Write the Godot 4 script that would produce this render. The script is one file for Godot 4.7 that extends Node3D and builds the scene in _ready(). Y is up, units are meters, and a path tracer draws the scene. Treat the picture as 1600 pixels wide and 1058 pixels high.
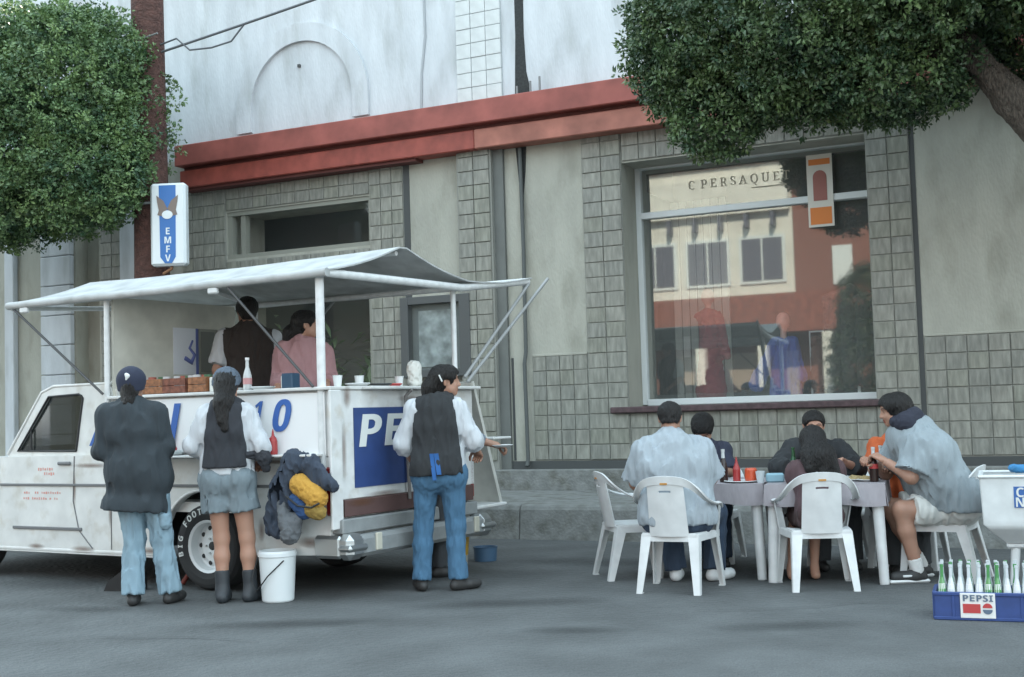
extends Node3D
# A food stand on a pickup truck, with customers and diners, in front of a tiled shop on a shaded street.

const V := Vector3.ZERO
var used := {}
var noise := FastNoiseLite.new()
var tex := {}
var M := {}
var head_mesh: ArrayMesh
var hand_meshes := {}

# ------------------------------------------------------------------ naming and tagging
func numbered(called: String, parent: Node) -> String:
	var key := str(parent.get_instance_id()) + "/" + called
	var n: int = used.get(key, 0)
	used[key] = n + 1
	return called if n == 0 else "%s_%03d" % [called, n]

func tag(o: Node, label: String, category := "", group := "", kind := "") -> Node:
	if label: o.set_meta("label", label)
	if category: o.set_meta("category", category)
	if group: o.set_meta("group", group)
	if kind: o.set_meta("kind", kind)
	return o

func thing(called: String, label: String, category: String, at := V, turn := 0.0, group := "") -> Node3D:
	var o := Node3D.new()
	o.name = numbered(called, self)
	add_child(o, true)
	o.position = at
	o.rotation.y = turn
	tag(o, label, category, group)
	return o

func obj(called: String, mesh: Mesh, m: Material, parent: Node = null, at := V) -> MeshInstance3D:
	var p: Node = parent if parent else self
	var o := MeshInstance3D.new()
	o.name = numbered(called, p)
	o.mesh = mesh
	o.material_override = m
	o.position = at
	p.add_child(o, true)
	return o

func again(src: Node3D, label: String, at: Vector3, turn: float) -> Node3D:
	var c: Node3D = src.duplicate()
	c.name = numbered(String(src.name).rstrip("_0123456789"), self)
	add_child(c, true)
	c.position = at
	c.rotation.y = turn
	c.set_meta("label", label)
	return c

# ------------------------------------------------------------------ materials
func noise_tex(key: String, freq: float, lo: float, hi: float, octaves := 4, type := FastNoiseLite.TYPE_SIMPLEX_SMOOTH, size := 512, stops := PackedFloat32Array()) -> NoiseTexture2D:
	if tex.has(key): return tex[key]
	var n := FastNoiseLite.new()
	n.seed = key.hash() % 10000
	n.noise_type = type
	n.frequency = freq
	n.fractal_octaves = octaves
	var t := NoiseTexture2D.new()
	t.width = size
	t.height = size
	t.seamless = true
	t.noise = n
	var g := Gradient.new()
	g.set_color(0, Color(lo, lo, lo))
	g.set_color(1, Color(hi, hi, hi))
	if stops.size() == 2:
		g.set_offset(0, stops[0])
		g.set_offset(1, stops[1])
	t.color_ramp = g
	tex[key] = t
	return t

func mat(key: String, r: float, g: float, b: float, rough := 0.8, albedo: Texture2D = null, scale := 1.0, bump: Texture2D = null, bump_cm := 0.0, bump_scale := 0.0) -> StandardMaterial3D:
	if M.has(key): return M[key]
	var m := StandardMaterial3D.new()
	m.resource_name = key
	m.albedo_color = Color(r, g, b).linear_to_srgb()
	m.roughness = rough
	if albedo:
		m.albedo_texture = albedo
	if bump:
		m.heightmap_enabled = true
		m.heightmap_texture = bump
		m.heightmap_scale = bump_cm
	if albedo or bump:
		m.uv1_triplanar = true
		m.uv1_scale = Vector3.ONE * scale
	M[key] = m
	return m

func dirt(m: StandardMaterial3D, key: String, freq: float, tone: Color, start: float) -> void:
	# uneven brown grime multiplied over the paint
	if not tex.has(key):
		var t := noise_tex(key, freq, 1.0, 1.0, 6, FastNoiseLite.TYPE_SIMPLEX_SMOOTH, 1024)
		var g := Gradient.new()
		g.set_color(0, tone)
		g.set_color(1, Color.WHITE)
		g.set_offset(0, start)
		g.set_offset(1, start + 0.4)
		t.color_ramp = g
	m.detail_enabled = true
	m.detail_blend_mode = BaseMaterial3D.BLEND_MODE_MUL
	m.detail_albedo = tex[key]
	m.detail_uv_layer = BaseMaterial3D.DETAIL_UV_1

func cloth(key: String, r: float, g: float, b: float, rim := 0.25) -> StandardMaterial3D:
	if M.has(key): return M[key]
	# even black cloth, washed and dusty, is dark grey
	r = maxf(r, 0.024)
	g = maxf(g, 0.027)
	b = maxf(b, 0.03)
	var m := mat(key, r, g, b, 0.92, noise_tex("cloth_tone", 0.02, 0.93, 1.0, 4), 1.3, noise_tex("cloth_fold", 0.012, 0.0, 1.0, 3), 0.6, 1.3)
	m.uv1_scale = Vector3(1.6, 0.6, 1.6)
	m.rim_enabled = rim > 0.0
	m.rim = rim
	m.rim_tint = 0.7
	return m

func stain(called: String, parent: Node, c: Color, basis: Basis, at: Vector3, kind := "") -> void:
	# a soft edged mark: a sheet whose texture fades out
	var key := "stain_" + c.to_html()
	if not M.has(key):
		var g := Gradient.new()
		g.set_color(0, c)
		g.set_color(1, Color(c.r, c.g, c.b, 0.0))
		g.add_point(0.4, Color(c.r, c.g, c.b, c.a * 0.7))
		var t := GradientTexture2D.new()
		t.gradient = g
		t.fill = GradientTexture2D.FILL_RADIAL
		t.fill_from = Vector2(0.5, 0.5)
		t.fill_to = Vector2(0.5, 1.0)
		t.width = 128
		t.height = 128
		var m := StandardMaterial3D.new()
		m.resource_name = key
		m.albedo_texture = t
		m.transparency = BaseMaterial3D.TRANSPARENCY_ALPHA
		m.roughness = 0.8
		M[key] = m
	var q := QuadMesh.new()
	q.size = Vector2(1, 1)
	var o := obj(called, q, M[key], parent)
	o.transform = Transform3D(basis, at)
	if kind: tag(o, "soft dark oil stain on the asphalt", "", "", kind)

func glass(key: String, mirror := 0.12, rough := 0.02) -> StandardMaterial3D:
	# a clear pane; mirror is the share of light that its two faces throw back
	if M.has(key): return M[key]
	var m := StandardMaterial3D.new()
	m.resource_name = key
	m.transparency = BaseMaterial3D.TRANSPARENCY_ALPHA
	m.roughness = rough
	if mirror > 0.0:
		var im := Image.create(4, 4, false, Image.FORMAT_RGBA8)
		im.fill(Color.WHITE)
		m.albedo_texture = ImageTexture.create_from_image(im)
		m.metallic = 0.72  # the rest is dust on the pane
		m.albedo_color = Color(0.95, 0.98, 0.97, mirror)
	else:
		m.albedo_color = Color(0.92, 0.97, 0.95, 0.0)
	M[key] = m
	return m

# ------------------------------------------------------------------ mesh helpers
func begin() -> SurfaceTool:
	var st := SurfaceTool.new()
	st.begin(Mesh.PRIMITIVE_TRIANGLES)
	return st

func face(st: SurfaceTool, a: Vector3, b: Vector3, c: Vector3, out: Vector3) -> void:
	# one flat triangle whose front looks along out
	var n := (c - a).cross(b - a)
	if n.length_squared() < 1e-16: return
	if n.dot(out) < 0.0:
		var t := b
		b = c
		c = t
		n = -n
	n = n.normalized()
	st.set_color(Color.WHITE)
	for p in [a, b, c]:
		st.set_normal(n)
		st.set_uv(Vector2(p.x, p.y))
		st.add_vertex(p)

func poly(st: SurfaceTool, pts: Array, out: Vector3) -> void:
	for i in range(1, pts.size() - 1):
		face(st, pts[0], pts[i], pts[i + 1], out)

func box(st: SurfaceTool, c: Vector3, size: Vector3, bevel := 0.0, basis := Basis()) -> void:
	# box centred on c with chamfered edges
	var h := size * 0.5
	var b := minf(bevel, minf(h.x, minf(h.y, h.z)) * 0.9)
	var corner := func(sx: float, sy: float, sz: float, axis: int) -> Vector3:
		var p := Vector3(sx * (h.x - (0.0 if axis == 0 else b)), sy * (h.y - (0.0 if axis == 1 else b)), sz * (h.z - (0.0 if axis == 2 else b)))
		return c + basis * p
	for axis in 3:
		for s in [-1.0, 1.0]:
			var q := []
			for k in [[-1.0, -1.0], [1.0, -1.0], [1.0, 1.0], [-1.0, 1.0]]:
				var v := [0.0, 0.0, 0.0]
				v[axis] = s
				v[(axis + 1) % 3] = k[0]
				v[(axis + 2) % 3] = k[1]
				q.append(corner.call(v[0], v[1], v[2], axis))
			var out := Vector3.ZERO
			out[axis] = s
			poly(st, q, basis * out)
	if b <= 0.0: return
	for axis in 3:
		var u := (axis + 1) % 3
		var w := (axis + 2) % 3
		for su in [-1.0, 1.0]:
			for sw in [-1.0, 1.0]:
				var q := []
				for k in [[-1.0, u], [1.0, u], [1.0, w], [-1.0, w]]:
					var v := [0.0, 0.0, 0.0]
					v[axis] = k[0]
					v[u] = su
					v[w] = sw
					q.append(corner.call(v[0], v[1], v[2], k[1]))
				var out := Vector3.ZERO
				out[u] = su
				out[w] = sw
				poly(st, q, basis * out)
	for sx in [-1.0, 1.0]:
		for sy in [-1.0, 1.0]:
			for sz in [-1.0, 1.0]:
				face(st, corner.call(sx, sy, sz, 0), corner.call(sx, sy, sz, 1), corner.call(sx, sy, sz, 2), basis * Vector3(sx, sy, sz))

func boxm(c: Vector3, size: Vector3, bevel := 0.0, basis := Basis()) -> ArrayMesh:
	var st := begin()
	box(st, c, size, bevel, basis)
	return st.commit()

func span(a: Vector3, b: Vector3, bevel := 0.0) -> ArrayMesh:
	# box between two opposite corners
	return boxm((a + b) * 0.5, (b - a).abs(), bevel)

func frame_of(dir: Vector3) -> Basis:
	var y := dir.normalized()
	var x := y.cross(Vector3.RIGHT if absf(y.x) < 0.8 else Vector3.UP).normalized()
	return Basis(x, y, x.cross(y))

func tube(st: SurfaceTool, pts: Array, radii: Array, sides := 10, capped := true) -> void:
	var rings := []
	var norms := []
	var up: Basis = frame_of(pts[1] - pts[0])
	for i in pts.size():
		var d: Vector3 = pts[mini(i + 1, pts.size() - 1)] - pts[maxi(i - 1, 0)]
		var y := d.normalized()
		var x := (up.x - y * up.x.dot(y)).normalized()
		up = Basis(x, y, x.cross(y))
		var r: float = radii[mini(i, radii.size() - 1)]
		var ring := PackedVector3Array()
		var nn := PackedVector3Array()
		for k in sides:
			var a := TAU * k / sides
			var n := up.x * cos(a) + up.z * sin(a)
			ring.append(pts[i] + n * r)
			nn.append(n)
		rings.append(ring)
		norms.append(nn)
	st.set_color(Color.WHITE)
	for i in pts.size() - 1:
		for k in sides:
			var l := (k + 1) % sides
			smooth_quad(st, [rings[i][k], rings[i][l], rings[i + 1][l], rings[i + 1][k]], [norms[i][k], norms[i][l], norms[i + 1][l], norms[i + 1][k]])
	if capped:
		poly(st, Array(rings[0]), pts[0] - pts[1])
		poly(st, Array(rings[-1]), pts[-1] - pts[-2])

func smooth_quad(st: SurfaceTool, p: Array, n: Array) -> void:
	for t in [[0, 1, 2], [0, 2, 3]]:
		var a: Vector3 = p[t[0]]
		var b: Vector3 = p[t[1]]
		var c: Vector3 = p[t[2]]
		var g := (c - a).cross(b - a)
		if g.length_squared() < 1e-16: continue
		var order: Array = t if g.dot(n[t[0]] + n[t[1]] + n[t[2]]) >= 0.0 else [t[0], t[2], t[1]]
		for k in order:
			st.set_normal(n[k])
			st.set_uv(Vector2(p[k].x, p[k].y))
			st.add_vertex(p[k])

func tubem(pts: Array, radii: Array, sides := 10) -> ArrayMesh:
	var st := begin()
	tube(st, pts, radii, sides)
	return st.commit()

func lathe(st: SurfaceTool, prof: Array, at := V, sides := 20, basis := Basis()) -> void:
	# prof: [radius, height] pairs, bottom to top
	st.set_color(Color.WHITE)
	for i in prof.size() - 1:
		var a: Array = prof[i]
		var b: Array = prof[i + 1]
		var slope := Vector2(b[1] - a[1], a[0] - b[0]).normalized()
		for k in sides:
			var p := []
			var n := []
			for c in [[a, k], [a, k + 1], [b, k + 1], [b, k]]:
				var ang: float = TAU * c[1] / sides
				var rad := Vector3(cos(ang), 0, sin(ang))
				p.append(at + basis * (rad * c[0][0] + Vector3.UP * c[0][1]))
				n.append(basis * (rad * slope.x + Vector3.UP * slope.y))
			smooth_quad(st, p, n)

func lathem(prof: Array, sides := 20) -> ArrayMesh:
	var st := begin()
	lathe(st, prof, V, sides)
	return st.commit()

func prism(st: SurfaceTool, outline: PackedVector2Array, z0: float, z1: float, basis := Basis(), at := V) -> void:
	# polygon in x and y between two depths
	var idx := Geometry2D.triangulate_polygon(outline)
	var f := func(p: Vector2, z: float) -> Vector3: return at + basis * Vector3(p.x, p.y, z)
	for i in range(0, idx.size(), 3):
		face(st, f.call(outline[idx[i]], z0), f.call(outline[idx[i + 1]], z0), f.call(outline[idx[i + 2]], z0), basis * Vector3(0, 0, z0 - z1))
		face(st, f.call(outline[idx[i]], z1), f.call(outline[idx[i + 1]], z1), f.call(outline[idx[i + 2]], z1), basis * Vector3(0, 0, z1 - z0))
	var cw := Geometry2D.is_polygon_clockwise(outline)
	for i in outline.size():
		var p := outline[i]
		var q := outline[(i + 1) % outline.size()]
		var d := (q - p).normalized()
		var n := Vector3(-d.y, d.x, 0) if cw else Vector3(d.y, -d.x, 0)
		poly(st, [f.call(p, z0), f.call(q, z0), f.call(q, z1), f.call(p, z1)], basis * n)

func prismm(outline: PackedVector2Array, z0: float, z1: float) -> ArrayMesh:
	var st := begin()
	prism(st, outline, z0, z1)
	return st.commit()

func slab(st: SurfaceTool, nu: int, nv: int, f: Callable, thick: float, hole = null) -> void:
	# a curved sheet f(u, v) with thickness; hole(i, j) says which cells are open
	var top := []
	var nor := []
	for j in nv + 1:
		for i in nu + 1:
			var u := float(i) / nu
			var v := float(j) / nv
			var p: Vector3 = f.call(u, v)
			var du: Vector3 = f.call(minf(u + 0.01, 1.0), v) - f.call(maxf(u - 0.01, 0.0), v)
			var dv: Vector3 = f.call(u, minf(v + 0.01, 1.0)) - f.call(u, maxf(v - 0.01, 0.0))
			top.append(p)
			nor.append(du.cross(dv).normalized())
	st.set_color(Color.WHITE)
	var open := func(i: int, j: int) -> bool:
		return i < 0 or j < 0 or i >= nu or j >= nv or (hole != null and hole.call(i, j))
	for j in nv:
		for i in nu:
			if open.call(i, j): continue
			var k := [j * (nu + 1) + i, j * (nu + 1) + i + 1, (j + 1) * (nu + 1) + i + 1, (j + 1) * (nu + 1) + i]
			var p := []
			var n := []
			var q := []
			var m := []
			for e in k:
				p.append(top[e] + nor[e] * thick * 0.5)
				n.append(nor[e])
				q.append(top[e] - nor[e] * thick * 0.5)
				m.append(-nor[e])
			smooth_quad(st, p, n)
			smooth_quad(st, q, m)
			var mid: Vector3 = (p[0] + p[2]) * 0.5
			for e in [[0, 1, i, j - 1], [1, 2, i + 1, j], [2, 3, i, j + 1], [3, 0, i - 1, j]]:
				if open.call(e[2], e[3]):
					poly(st, [p[e[0]], p[e[1]], q[e[1]], q[e[0]]], (p[e[0]] + p[e[1]]) * 0.5 - mid)

func joined(parts: Array) -> ArrayMesh:
	# [mesh, transform] pairs as one surface
	var st := begin()
	for p in parts:
		st.append_from(p[0], 0, p[1])
	return st.commit()

func text(said: String, high: float, deep := 0.004, font := "Droid Sans", bold := true, italic := false) -> TextMesh:
	var f := SystemFont.new()
	f.font_names = PackedStringArray([font])
	f.font_weight = 700 if bold else 400
	f.font_italic = italic
	var t := TextMesh.new()
	t.text = said
	t.font = f
	t.font_size = 64
	t.pixel_size = high / 46.0
	t.depth = deep
	t.curve_step = 1.0
	return t

# ------------------------------------------------------------------ bodies: a field of joined tapered capsules, meshed with surface nets
func cap(a: Vector3, b: Vector3, ra: float, rb := -1.0, k := 0.035, flat := 0) -> Array:
	# flat: 1 flat at a, 2 flat at b, 3 both
	return [0, a, b, ra, ra if rb < 0.0 else rb, k, flat]

func dig(a: Vector3, b: Vector3, ra: float, rb := -1.0, k := 0.01) -> Array:
	return [1, a, b, ra, ra if rb < 0.0 else rb, k, 0]

func cut(p: Vector3, n: Vector3) -> Array:
	return [2, p, n.normalized()]

func field(ops: Array, cell: float, fold := 0.0, fold_size := 0.12, paint = null, fold_way := Vector3.ONE) -> ArrayMesh:
	var lo := Vector3.INF
	var hi := -Vector3.INF
	for o in ops:
		if o[0] != 0: continue
		var r: float = maxf(o[3], o[4])
		for e in [1, 2]:
			lo = lo.min(o[e] - Vector3.ONE * r)
			hi = hi.max(o[e] + Vector3.ONE * r)
	lo -= Vector3.ONE * cell * 3.0
	hi += Vector3.ONE * cell * 3.0
	var nx := int(ceil((hi.x - lo.x) / cell)) + 1
	var ny := int(ceil((hi.y - lo.y) / cell)) + 1
	var nz := int(ceil((hi.z - lo.z) / cell)) + 1
	var sy := nx
	var sz := nx * ny
	var d := PackedFloat32Array()
	d.resize(nx * ny * nz)
	d.fill(1.0)
	for o in ops:
		var kind: int = o[0]
		if kind == 2:
			var pp: Vector3 = o[1]
			var pn: Vector3 = o[2]
			for z in nz:
				for y in ny:
					var i := z * sz + y * sy
					var w := (lo.x - pp.x) * pn.x + (lo.y + y * cell - pp.y) * pn.y + (lo.z + z * cell - pp.z) * pn.z
					var step := pn.x * cell
					for x in nx:
						if w > d[i]: d[i] = w
						w += step
						i += 1
			continue
		var a: Vector3 = o[1]
		var b: Vector3 = o[2]
		var ra: float = o[3]
		var rb: float = o[4]
		var k: float = o[5]
		var flat: int = o[6]
		var m := maxf(ra, rb) + k + cell * 2.5
		var bl := ((a.min(b) - Vector3.ONE * m - lo) / cell).floor()
		var bh := ((a.max(b) + Vector3.ONE * m - lo) / cell).ceil()
		var x0 := maxi(0, int(bl.x))
		var x1 := mini(nx - 1, int(bh.x))
		var y0 := maxi(0, int(bl.y))
		var y1 := mini(ny - 1, int(bh.y))
		var z0 := maxi(0, int(bl.z))
		var z1 := mini(nz - 1, int(bh.z))
		var ab := b - a
		var ll := maxf(ab.length_squared(), 1e-9)
		var len := sqrt(ll)
		var dr := rb - ra
		for z in range(z0, z1 + 1):
			var pz := lo.z + z * cell - a.z
			for y in range(y0, y1 + 1):
				var py := lo.y + y * cell - a.y
				var base := pz * ab.z + py * ab.y
				var i := z * sz + y * sy + x0
				var px := lo.x + x0 * cell - a.x
				for x in range(x0, x1 + 1):
					var t := (base + px * ab.x) / ll
					var tc := clampf(t, 0.0, 1.0)
					var ex := px - ab.x * tc
					var ey := py - ab.y * tc
					var ez := pz - ab.z * tc
					var v := sqrt(ex * ex + ey * ey + ez * ez) - ra - dr * tc
					if flat:
						if flat & 1: v = maxf(v, -t * len)
						if flat & 2: v = maxf(v, (t - 1.0) * len)
					var old := d[i]
					if kind == 0:
						var h := k - absf(old - v)
						v = minf(old, v)
						if h > 0.0: v -= h * h * 0.25 / k
						d[i] = v
					else:
						v = -v
						var h := k - absf(old - v)
						v = maxf(old, v)
						if h > 0.0: v += h * h * 0.25 / k
						d[i] = v
					px += cell
					i += 1
	if fold > 0.0:
		noise.frequency = 1.0 / fold_size
		noise.fractal_octaves = 2
		for z in nz:
			for y in ny:
				var i := z * sz + y * sy
				for x in nx:
					if absf(d[i]) < cell * 2.0 + fold:
						d[i] += fold * (absf(2.2 * noise.get_noise_3d((lo.x + x * cell) * fold_way.x, (lo.y + y * cell) * fold_way.y, (lo.z + z * cell) * fold_way.z)) - 0.55)
					i += 1
	# surface nets
	var reach := cell * 3.0 + fold * 3.0
	var where := PackedInt32Array()
	where.resize(nx * ny * nz)
	where.fill(-1)
	var verts := PackedVector3Array()
	var norms := PackedVector3Array()
	for z in nz - 1:
		for y in ny - 1:
			var i := z * sz + y * sy - 1
			for x in nx - 1:
				i += 1
				var c0 := d[i]
				if c0 > reach or c0 < -reach: continue
				var c1 := d[i + 1]
				var c2 := d[i + sy]
				var c3 := d[i + sy + 1]
				var c4 := d[i + sz]
				var c5 := d[i + sz + 1]
				var c6 := d[i + sz + sy]
				var c7 := d[i + sz + sy + 1]
				var inside := int(c0 < 0) + int(c1 < 0) + int(c2 < 0) + int(c3 < 0) + int(c4 < 0) + int(c5 < 0) + int(c6 < 0) + int(c7 < 0)
				if inside == 0 or inside == 8: continue
				var s := V
				var n := 0
				if (c0 < 0) != (c1 < 0):
					s.x += c0 / (c0 - c1); n += 1
				if (c2 < 0) != (c3 < 0):
					s += Vector3(c2 / (c2 - c3), 1, 0); n += 1
				if (c4 < 0) != (c5 < 0):
					s += Vector3(c4 / (c4 - c5), 0, 1); n += 1
				if (c6 < 0) != (c7 < 0):
					s += Vector3(c6 / (c6 - c7), 1, 1); n += 1
				if (c0 < 0) != (c2 < 0):
					s.y += c0 / (c0 - c2); n += 1
				if (c1 < 0) != (c3 < 0):
					s += Vector3(1, c1 / (c1 - c3), 0); n += 1
				if (c4 < 0) != (c6 < 0):
					s += Vector3(0, c4 / (c4 - c6), 1); n += 1
				if (c5 < 0) != (c7 < 0):
					s += Vector3(1, c5 / (c5 - c7), 1); n += 1
				if (c0 < 0) != (c4 < 0):
					s.z += c0 / (c0 - c4); n += 1
				if (c1 < 0) != (c5 < 0):
					s += Vector3(1, 0, c1 / (c1 - c5)); n += 1
				if (c2 < 0) != (c6 < 0):
					s += Vector3(0, 1, c2 / (c2 - c6)); n += 1
				if (c3 < 0) != (c7 < 0):
					s += Vector3(1, 1, c3 / (c3 - c7)); n += 1
				where[i] = verts.size()
				verts.append(lo + (Vector3(x, y, z) + s / n) * cell)
				var g := Vector3(c1 - c0 + c3 - c2 + c5 - c4 + c7 - c6, c2 - c0 + c3 - c1 + c6 - c4 + c7 - c5, c4 - c0 + c5 - c1 + c6 - c2 + c7 - c3)
				norms.append(g.normalized())
	var index := PackedInt32Array()
	for z in range(1, nz - 1):
		for y in range(1, ny - 1):
			var i := z * sz + y * sy
			for x in range(1, nx - 1):
				i += 1
				var here := d[i]
				if here > reach or here < -reach: continue
				var neg := here < 0.0
				for axis in 3:
					var st := 1 if axis == 0 else (sy if axis == 1 else sz)
					if neg == (d[i + st] < 0.0): continue
					var u := sy if axis == 0 else (sz if axis == 1 else 1)
					var w := sz if axis == 0 else (1 if axis == 1 else sy)
					var p := where[i - u - w]
					var q := where[i - w]
					var r := where[i]
					var t := where[i - u]
					if p < 0 or q < 0 or r < 0 or t < 0: continue
					if neg:
						index.append_array(PackedInt32Array([p, r, q, p, t, r]))
					else:
						index.append_array(PackedInt32Array([p, q, r, p, r, t]))
	var arrays := []
	arrays.resize(Mesh.ARRAY_MAX)
	arrays[Mesh.ARRAY_VERTEX] = verts
	arrays[Mesh.ARRAY_NORMAL] = norms
	var colors := PackedColorArray()
	colors.resize(verts.size())
	colors.fill(Color.WHITE)
	if paint != null:
		for i in verts.size():
			colors[i] = paint.call(verts[i])
	arrays[Mesh.ARRAY_COLOR] = colors
	var uvs := PackedVector2Array()
	uvs.resize(verts.size())
	arrays[Mesh.ARRAY_TEX_UV] = uvs
	arrays[Mesh.ARRAY_INDEX] = index
	var am := ArrayMesh.new()
	if index.size():
		am.add_surface_from_arrays(Mesh.PRIMITIVE_TRIANGLES, arrays)
	return am

func _ready() -> void:
	# camera, sky, sun, exposure
	var cam := Camera3D.new()
	cam.name = "camera"
	cam.position = Vector3(0, 1.35, 14.28)
	cam.rotation = Vector3(deg_to_rad(3.35), deg_to_rad(26), deg_to_rad(-1.72))
	cam.fov = 30.36
	cam.far = 400.0
	cam.current = true
	add_child(cam)
	var sun := DirectionalLight3D.new()
	sun.name = "sun"
	sun.rotation = Vector3(deg_to_rad(-40), deg_to_rad(160), 0)
	sun.light_energy = 1.0
	sun.light_color = Color(1.0, 0.95, 0.87)
	sun.light_angular_distance = 0.5
	sun.shadow_enabled = true
	add_child(sun)
	var sky_mat := ProceduralSkyMaterial.new()
	sky_mat.sky_top_color = Color(0.7, 0.775, 0.82)
	sky_mat.sky_horizon_color = Color(0.86, 0.885, 0.88)
	sky_mat.sky_curve = 0.2
	sky_mat.ground_bottom_color = Color(0.3, 0.3, 0.3)
	sky_mat.ground_horizon_color = Color(0.6, 0.62, 0.63)
	sky_mat.sun_angle_max = 1.0
	var sky := Sky.new()
	sky.sky_material = sky_mat
	var env := Environment.new()
	env.background_mode = Environment.BG_SKY
	env.sky = sky
	env.background_energy_multiplier = 1.0
	env.tonemap_mode = Environment.TONE_MAPPER_LINEAR
	env.tonemap_exposure = 4.35
	env.sdfgi_enabled = true
	env.ssao_enabled = true
	env.ssil_enabled = true
	var we := WorldEnvironment.new()
	we.name = "world"
	we.environment = env
	add_child(we)
	noise.seed = 7
	hair_mat()
	head_mesh = make_head()
	for k in [["grip", 0.75], ["rest", 0.3]]:
		hand_meshes[k[0] + "_l"] = make_hand(k[1])
		hand_meshes[k[0]] = mirrored(hand_meshes[k[0] + "_l"])
	ground()
	facade()
	shop_inside()
	across_the_street()
	pole_and_wires()
	trees()
	truck()
	truck_goods()
	ground_goods()
	dining()
	standing_people()
	vendors()
	diners()

func make_head() -> ArrayMesh:
	# origin at the middle of the head, face towards -z, 0.23 m high
	var o := [
		cap(Vector3(0, 0.028, 0.022), Vector3(0, 0.03, -0.022), 0.082, 0.078, 0.02),
		cap(Vector3(0, -0.02, -0.03), Vector3(0, -0.055, -0.05), 0.062, 0.05, 0.03),
		cap(Vector3(-0.028, -0.06, -0.035), Vector3(0.028, -0.06, -0.035), 0.04, 0.04, 0.03),
		cap(Vector3(-0.01, -0.094, -0.072), Vector3(0.01, -0.094, -0.072), 0.018, 0.018, 0.025),
		cap(Vector3(-0.034, -0.03, -0.072), Vector3(-0.03, -0.035, -0.075), 0.022, 0.022, 0.02),
		cap(Vector3(0.034, -0.03, -0.072), Vector3(0.03, -0.035, -0.075), 0.022, 0.022, 0.02),
		cap(Vector3(0, -0.07, 0.02), Vector3(0, -0.16, 0.035), 0.05, 0.054, 0.03),
		dig(Vector3(-0.034, 0.004, -0.104), Vector3(-0.03, 0.004, -0.106), 0.018, 0.018, 0.012),
		dig(Vector3(0.034, 0.004, -0.104), Vector3(0.03, 0.004, -0.106), 0.018, 0.018, 0.012),
		cap(Vector3(-0.044, 0.024, -0.083), Vector3(-0.014, 0.026, -0.092), 0.009, 0.009, 0.012),
		cap(Vector3(0.044, 0.024, -0.083), Vector3(0.014, 0.026, -0.092), 0.009, 0.009, 0.012),
		cap(Vector3(0, 0.012, -0.094), Vector3(0, -0.03, -0.112), 0.009, 0.013, 0.012),
		cap(Vector3(-0.013, -0.034, -0.1), Vector3(0.013, -0.034, -0.1), 0.01, 0.01, 0.008),
		cap(Vector3(-0.018, -0.06, -0.092), Vector3(0.018, -0.06, -0.092), 0.0085, 0.0085, 0.006),
		cap(Vector3(-0.014, -0.072, -0.09), Vector3(0.014, -0.072, -0.09), 0.0095, 0.0095, 0.006),
		cap(Vector3(-0.032, 0.002, -0.082), Vector3(-0.031, 0.002, -0.082), 0.0125, 0.0125, 0.003),
		cap(Vector3(0.032, 0.002, -0.082), Vector3(0.031, 0.002, -0.082), 0.0125, 0.0125, 0.003),
		cap(Vector3(-0.078, 0.012, 0.012), Vector3(-0.076, -0.028, 0.006), 0.014, 0.01, 0.008),
		cap(Vector3(0.078, 0.012, 0.012), Vector3(0.076, -0.028, 0.006), 0.014, 0.01, 0.008),
	]
	var paint := func(p: Vector3) -> Color:
		if p.z < -0.05:
			var ex := absf(p.x) - 0.032
			if absf(p.y - 0.002) < 0.007 and absf(ex) < 0.011:
				return Color(0.12, 0.1, 0.1) if absf(ex) < 0.005 else Color(1.6, 1.9, 2.1)
			if absf(p.y - 0.03 + absf(ex) * 0.15) < 0.005 and absf(ex) < 0.019: return Color(0.2, 0.17, 0.16)
			if absf(p.y + 0.066) < 0.013 and absf(p.x) < 0.025 and p.z < -0.088: return Color(0.72, 0.42, 0.4)
		return Color.WHITE
	return field(o, 0.005, 0.0, 0.1, paint)

func make_hand(curl: float) -> ArrayMesh:
	# a right hand: wrist at the origin, fingers along -y, palm towards -z, thumb towards -x
	var o := [cap(Vector3(0, 0.03, 0), Vector3(0, -0.02, 0), 0.026, 0.028, 0.01)]
	for i in 4:
		var x := -0.029 + 0.0195 * i
		o.append(cap(Vector3(x * 0.6, -0.02, 0), Vector3(x, -0.088, 0), 0.014, 0.012, 0.012))
		var length: float = [0.072, 0.082, 0.076, 0.058][i]
		var p := Vector3(x, -0.088, 0)
		var a := 0.2
		for j in 3:
			a += curl * [0.7, 1.1, 0.9][j]
			var seg: float = length * [0.45, 0.31, 0.24][j]
			var q := p + Vector3(0, -cos(a), -sin(a)) * seg
			o.append(cap(p, q, 0.0098 - 0.0008 * j, 0.0092 - 0.0008 * j, 0.003))
			p = q
	o.append(cap(Vector3(-0.018, -0.025, -0.008), Vector3(-0.048, -0.062, -0.02), 0.017, 0.0115, 0.01))
	o.append(cap(Vector3(-0.048, -0.062, -0.02), Vector3(-0.056, -0.088, -0.028 - 0.02 * curl), 0.0112, 0.0105, 0.004))
	o.append(cap(Vector3(-0.056, -0.088, -0.028 - 0.02 * curl), Vector3(-0.052, -0.11, -0.036 - 0.03 * curl), 0.0105, 0.009, 0.004))
	return field(o, 0.005)

func skin(tone: float) -> StandardMaterial3D:
	var key := "skin_%d" % int(tone * 100)
	if M.has(key): return M[key]
	var m := mat(key, 0.42 * tone, 0.235 * tone, 0.165 * tone, 0.55)
	m.vertex_color_use_as_albedo = true
	m.subsurf_scatter_enabled = true
	m.subsurf_scatter_strength = 0.08
	return m

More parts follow.
